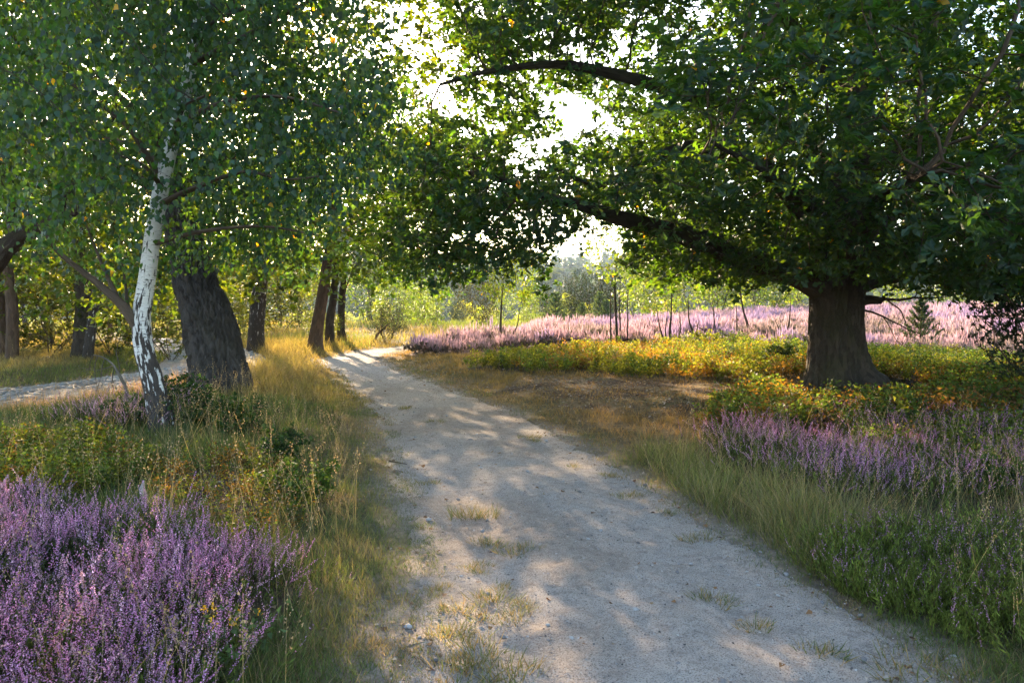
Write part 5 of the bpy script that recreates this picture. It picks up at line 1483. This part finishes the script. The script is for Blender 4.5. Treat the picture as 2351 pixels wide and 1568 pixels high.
# ---- fallen leaves and twigs on the ground
rg = np.random.default_rng(250)
n = 34000
y = 2.6 + 16 * rg.random(n); x = rg.uniform(-1, 1, n) * (y * .66 + .4)
pd0, sd0 = strip_dist(x, y, PATH_C)
pr_ = np.where(pd0 < 0, .03 + .14 * ss(-.5, 0, pd0), .12); pr_ = np.where(inpoly(x, y, Z_LITTER), 1.5, pr_); pr_ = np.where(inpoly(x, y, Z_BARE_L), 1, pr_)
k = rg.random(n) < pr_; x, y = x[k], y[k]; N = len(x)
cc = np.array([(.24, .13, .06), (.16, .09, .05), (.34, .24, .13), (.42, .36, .30), (.11, .07, .05)])[rg.integers(0, 5, N)]
b = Buf(); ax = np.stack([rg.normal(0, 1, N), rg.normal(0, 1, N), rg.normal(0, .12, N)], 1); nr = np.stack([rg.normal(0, .35, N), rg.normal(0, .35, N), np.ones(N)], 1)
scatter(b, BIRCH_LEAF, np.stack([x, y, terrain(x, y) + .006], 1), frames(ax, nr), rg.uniform(.010, .030, N) * (1 + y / 12), cc)
tag(b.build('fallen_leaves', M['litter']), 'brown fallen leaves strewn on the path edges and under the oak', 'leaves', kind='stuff')

# ---- single small things
def tuft_mesh(seed, n, h, spread, col, flat=.5):
    rg = np.random.default_rng(seed); b = Buf()
    x = rg.normal(0, spread, n).clip(-1.4 * spread, 1.4 * spread); y = rg.normal(0, spread * .6, n).clip(-spread, spread)
    t = np.stack([x / spread * flat * .6 + rg.normal(0, .35, n), y / spread * flat * .6 + rg.normal(0, .35, n), np.ones(n)], 1); t /= np.linalg.norm(t, axis=1, keepdims=True)
    yaw = rg.uniform(0, 6.28, n); hh = np.stack([np.cos(yaw), np.sin(yaw), 0 * yaw], 1); x_ = np.cross(hh, t); x_ /= np.linalg.norm(x_, axis=1, keepdims=True)
    hgt = h * rg.uniform(.5, 1.2, n); w = rg.uniform(.002, .0042, n)
    m_ = rg.random((n, 1)) < .45
    c = np.where(m_, np.array([[.28, .21, .10]]), np.array([col])) * (1 + rg.normal(0, .2, (n, 1)))
    scatter(b, blade, np.stack([x, y, 0 * x - .006], 1), np.stack([x_, np.cross(t, x_), t], 2), np.stack([w, hgt, hgt], 1), np.clip(c, .01, 1))
    me = tri_mesh('grass_tuft', np.vstack(b.V), np.vstack(b.T), np.vstack(b.C)); me.materials.append(M['grass'])
    return me
tm = [tuft_mesh(i, 150, .055, .07, (.13, .155, .055), .8) for i in range(3)] + [tuft_mesh(7, 90, .05, .05, (.11, .145, .05), .8)]
tuft_uv = [(1215, 1003, 1.2), (1225, 1012, .9), (985, 1110, .9), (1320, 1072, 1.1), (1440, 1138, 1.1), (1120, 1248, 1.2), (1195, 1264, 1.3), (1105, 1312, .8), (1000, 1356, .9), (1130, 1378, 1.3), (1180, 1420, 1.0), (1112, 1422, 1.2),
           (925, 1388, 1.0), (1020, 1470, 1.2), (1100, 1500, 1.6), (1085, 1520, 1.3), (1060, 1556, 1.8), (1165, 1562, 1.6), (1640, 1378, 1.2), (1740, 1442, 1.3), (1450, 1068, .9), (930, 938, 1.2), (1000, 968, 1.2), (1150, 1350, 1.0), (1060, 1400, 1.0), (1210, 1395, .8),
           (1040, 1445, .9), (1530, 1180, 1.0), (1605, 1240, 1.2), (1400, 1092, .9), (1090, 1300, .9), (1890, 1500, 1.5), (2080, 1540, 1.7), (2240, 1560, 1.8)]
for i, (u, v, sc) in enumerate(tuft_uv):
    g = GP(u, v); o = link('grass_tuft', tm[i % 4], None); o.location = (g[0], g[1], float(terrain(g[0], g[1])) - .004); o.rotation_euler = (0, 0, i * 1.7); o.scale = (sc, sc, sc * .8)
    dd, sdd = strip_dist(np.array([g[0]]), np.array([g[1]]), PATH_C); rel = -dd[0] / np.interp(g[1], PATH[:, 1], PATH[:, 2])
    where = 'on the bare middle of the sandy path' if rel > .55 else ('at the sandy path edge on the birch side' if sdd[0] < 0 else 'at the sandy path edge on the oak side')
    size_ = 'tiny' if sc < .95 else ('small' if sc < 1.25 else 'broad low')
    tag(o, size_ + ' dry green grass tuft ' + where, 'grass tuft', 'grass tufts on the path')
g = GP(1088, 1190); o = link('grass_tuft', tuft_mesh(30, 190, .13, .10, (.11, .14, .04)), None); o.location = (g[0], g[1], float(terrain(g[0], g[1])) - .004); o.scale = (1.15, .8, 1)
tag(o, 'widest spreading grass tuft alone in the middle of the path', 'grass tuft', 'grass tufts on the path')
g = GP(1640, 1040)
# wispy pale grass clumps in the bilberry
for uv_, sd_, lb in (((1135, 838), 31, 'pale wispy grass clump at the end of the bilberry carpet'), ((1395, 848), 32, 'pale arching grass clump in front of the orange bilberry'), ((1870, 1205), 33, 'fine arching grass clump on the verge beside the purple heather')):
    g = GP(*uv_); o = link('grass_clump', tuft_mesh(sd_, 420, .45, .22, (.20, .20, .09), .9), None); o.location = (g[0], g[1], float(terrain(g[0], g[1])) - .01); tag(o, lb, 'grass clump')

# evergreen low shrubs on the left bank
lg = (0.032, 0.068, 0.022)
for uv_, hh, ww, sd_, lb, c_ in (((440, 985), .55, .32, 301, 'upright dark green shrub right of the white birch foot', lg), ((395, 935), .40, .30, 302, 'dark green shrub tucked behind the birch foot', lg), ((565, 1005), .40, .40, 303, 'low dark green shrub in the grass below the grey oak', lg),
                                ((655, 1065), .38, .30, 304, 'rounded dark green shrub nearest the path on the left bank', lg), ((690, 1155), .30, .34, 305, 'bright green leafy shrub at the edge of the bare patch', (0.06, 0.11, .024)), ((500, 985), .34, .30, 306, 'small dark shrub between birch and grey oak', lg), ((300, 985), .34, .30, 307, 'dark green shrub left of the birch foot', lg),
                                ((2240, 1130), .3, .35, 308, 'fresh green shrub in the heather right of the oak shade', (0.05, 0.10, .025)), ((1795, 848), .5, .3, 309, 'dark leafy shrub touching the left side of the oak trunk', (0.03, 0.055, .018))):
    g = GP(*uv_); shrub('low_shrub', lb, (g[0], g[1]), hh, ww, sd_, c_, 170, 14, .028 if hh < .6 and sd_ < 309 else .04, M['bilberry'], 6, None, temp=BIRCH_LEAF, tipr=.0015)

# dead bare sapling left of the birch
g = GP(296, 940); root = empty('dead_sapling', tuple(g), 'bare dead sapling arching over the straw grass left of the birch', 'sapling')
rg = np.random.default_rng(14); D = g[1]
pts = np.array([P(297, 945, D), P(291, 900, D), P(283, 878, D), P(272, 858, D), P(262, 840, D), P(240, 822, D), P(215, 815, D)])
V, T, UV, _, _ = tube(*smooth_poly(pts, [.024, .022, .02, .018, .014, .010, .006], .06), 7); mesh_obj('stem', V, T, M['dead_bark'], root, np.ones((len(V), 3)), UV, True)
for s_, d_, L_ in ((P(272, 858, D), (.1, .1, 1), .45), (P(262, 840, D), (-1, -.1, -.15), .4), (P(240, 822, D), (-.7, 0, -.8), .5), (P(262, 840, D), (-.4, .1, -.9), .5), (P(215, 815, D), (-.6, .1, -.7), .5), (P(225, 817, D), (-.2, -.2, -1), .45)):
    twiggy(root, s_, d_, L_, .008, rg, M['dead_bark'], 'twig', 1)
# grey weathered stump shard, sticks, branch
g = GP(330, 1165); root = empty('stump_shard', tuple(g), 'weathered grey splinter of an old stump by the bare patch', 'stump')
V, T, UV, _, _ = tube(np.array([g + [0, 0, -.03], g + [.005, 0, .07], g + [-.01, 0, .13], g + [.005, .0, .19]]), [.03, .026, .02, .004], 8, lambda A_, S_, R_: R_ * .5 * (fbm(A_ * 2, S_ * 9, 2) - .5)); mesh_obj('wood', V, T, M['dead_bark'], root, np.full((len(V), 3), 2.2), UV, True)
def stick(label, a, b_, r, seed, name='stick'):
    rg = np.random.default_rng(seed); a = np.array(a); b_ = np.array(b_)
    root = empty(name, tuple(a), label, 'stick'); t = np.linspace(0, 1, 7)[:, None]
    pts = a * (1 - t) + b_ * t + rg.normal(0, .02, (7, 3)) * np.linalg.norm(b_ - a) * .6
    V, T, UV, _, _ = tube(pts, np.linspace(r, r * .4, 7), 6); mesh_obj('wood', V, T, M['twig_bark'], root, np.ones((len(V), 3)), UV, True)
a = GP(893, 1060); b_ = GP(935, 1068); stick('short dark stick lying at the left edge of the path', a + [0, 0, .008], b_ + [0, 0, .012], .008, 1)
a = GP(1322, 832); stick('thin bare stick leaning out of the orange bilberry', a, P(1252, 758, a[1] + 1.0), .02, 2)
a = GP(1545, 862); b_ = GP(1640, 858); stick('dark fallen branch lying before the bilberry carpet', a + [0, 0, .02], b_ + [0, 0, .03], .03, 3)
a = GP(1905, 1010); b_ = GP(2100, 985); 
# yellow ragwort
def ragwort(label, uv_, h, seed):
    rg = np.random.default_rng(seed); g = GP(*uv_); root = empty('flowering_weed', tuple(g), label, 'flower')
    t = Tpl()
    for i in range(5):
        e = np.array([rg.normal(0, .07), rg.normal(0, .07), h * rg.uniform(.7, 1)])
        V, T = ribbon([np.zeros(3), e * [.4, .4, .5], e], .003); t.add(V, T, (.09, .12, .04))
        c = e * rg.uniform(.15, .9, (26, 1)) + rg.normal(0, .028, (26, 3)); petals(t, rg, c, .018, 26, (.085, .14, .05), .25)
        fl = Tpl(); k = 10 if i < 3 else 0
        if k:
            c = e + rg.normal(0, .011, (k, 3)); petals(fl, rg, c, .008, k, (.75, .45, .03), .1); V, T, C = fl.out(); mesh_obj('blossom', V + g, T, M['grass'], root, C)
    V, T, C = t.out(); mesh_obj('stem_leaves', V + g, T, M['grass'], root, C)
ragwort('yellow flowered weed at the right edge of the left heather', (572, 1500), .22, 1)
ragwort('bushy weed with few yellow blossoms in the left heather', (490, 1560), .26, 2)

# ------------------------------------------------------------------ air
def box_mesh(name, lo, hi):
    x0, y0, z0 = lo; x1, y1, z1 = hi
    V = np.array([(x0, y0, z0), (x1, y0, z0), (x1, y1, z0), (x0, y1, z0), (x0, y0, z1), (x1, y0, z1), (x1, y1, z1), (x0, y1, z1)], float)
    return tri_mesh(name, V, np.array([(0, 3, 2, 1), (4, 5, 6, 7), (0, 1, 5, 4), (1, 2, 6, 5), (2, 3, 7, 6), (3, 0, 4, 7)]))
hm = bpy.data.materials.new('haze'); hm.use_nodes = True; ht = hm.node_tree; ht.nodes.clear()
ho = ht.nodes.new('ShaderNodeOutputMaterial'); hv = ht.nodes.new('ShaderNodeVolumePrincipled')
hv.inputs['Color'].default_value = (0.62, 0.80, 1.0, 1); hv.inputs['Density'].default_value = 0.0003; hv.inputs['Anisotropy'].default_value = 0.2
ht.links.new(hv.outputs[0], ho.inputs['Volume'])
hz = link('haze', box_mesh('haze', (-1210, -70, -8.5), (1210, 910, 48)), hm)
tag(hz, 'thin pale evening haze hanging over the heath and hills', 'haze', kind='stuff')
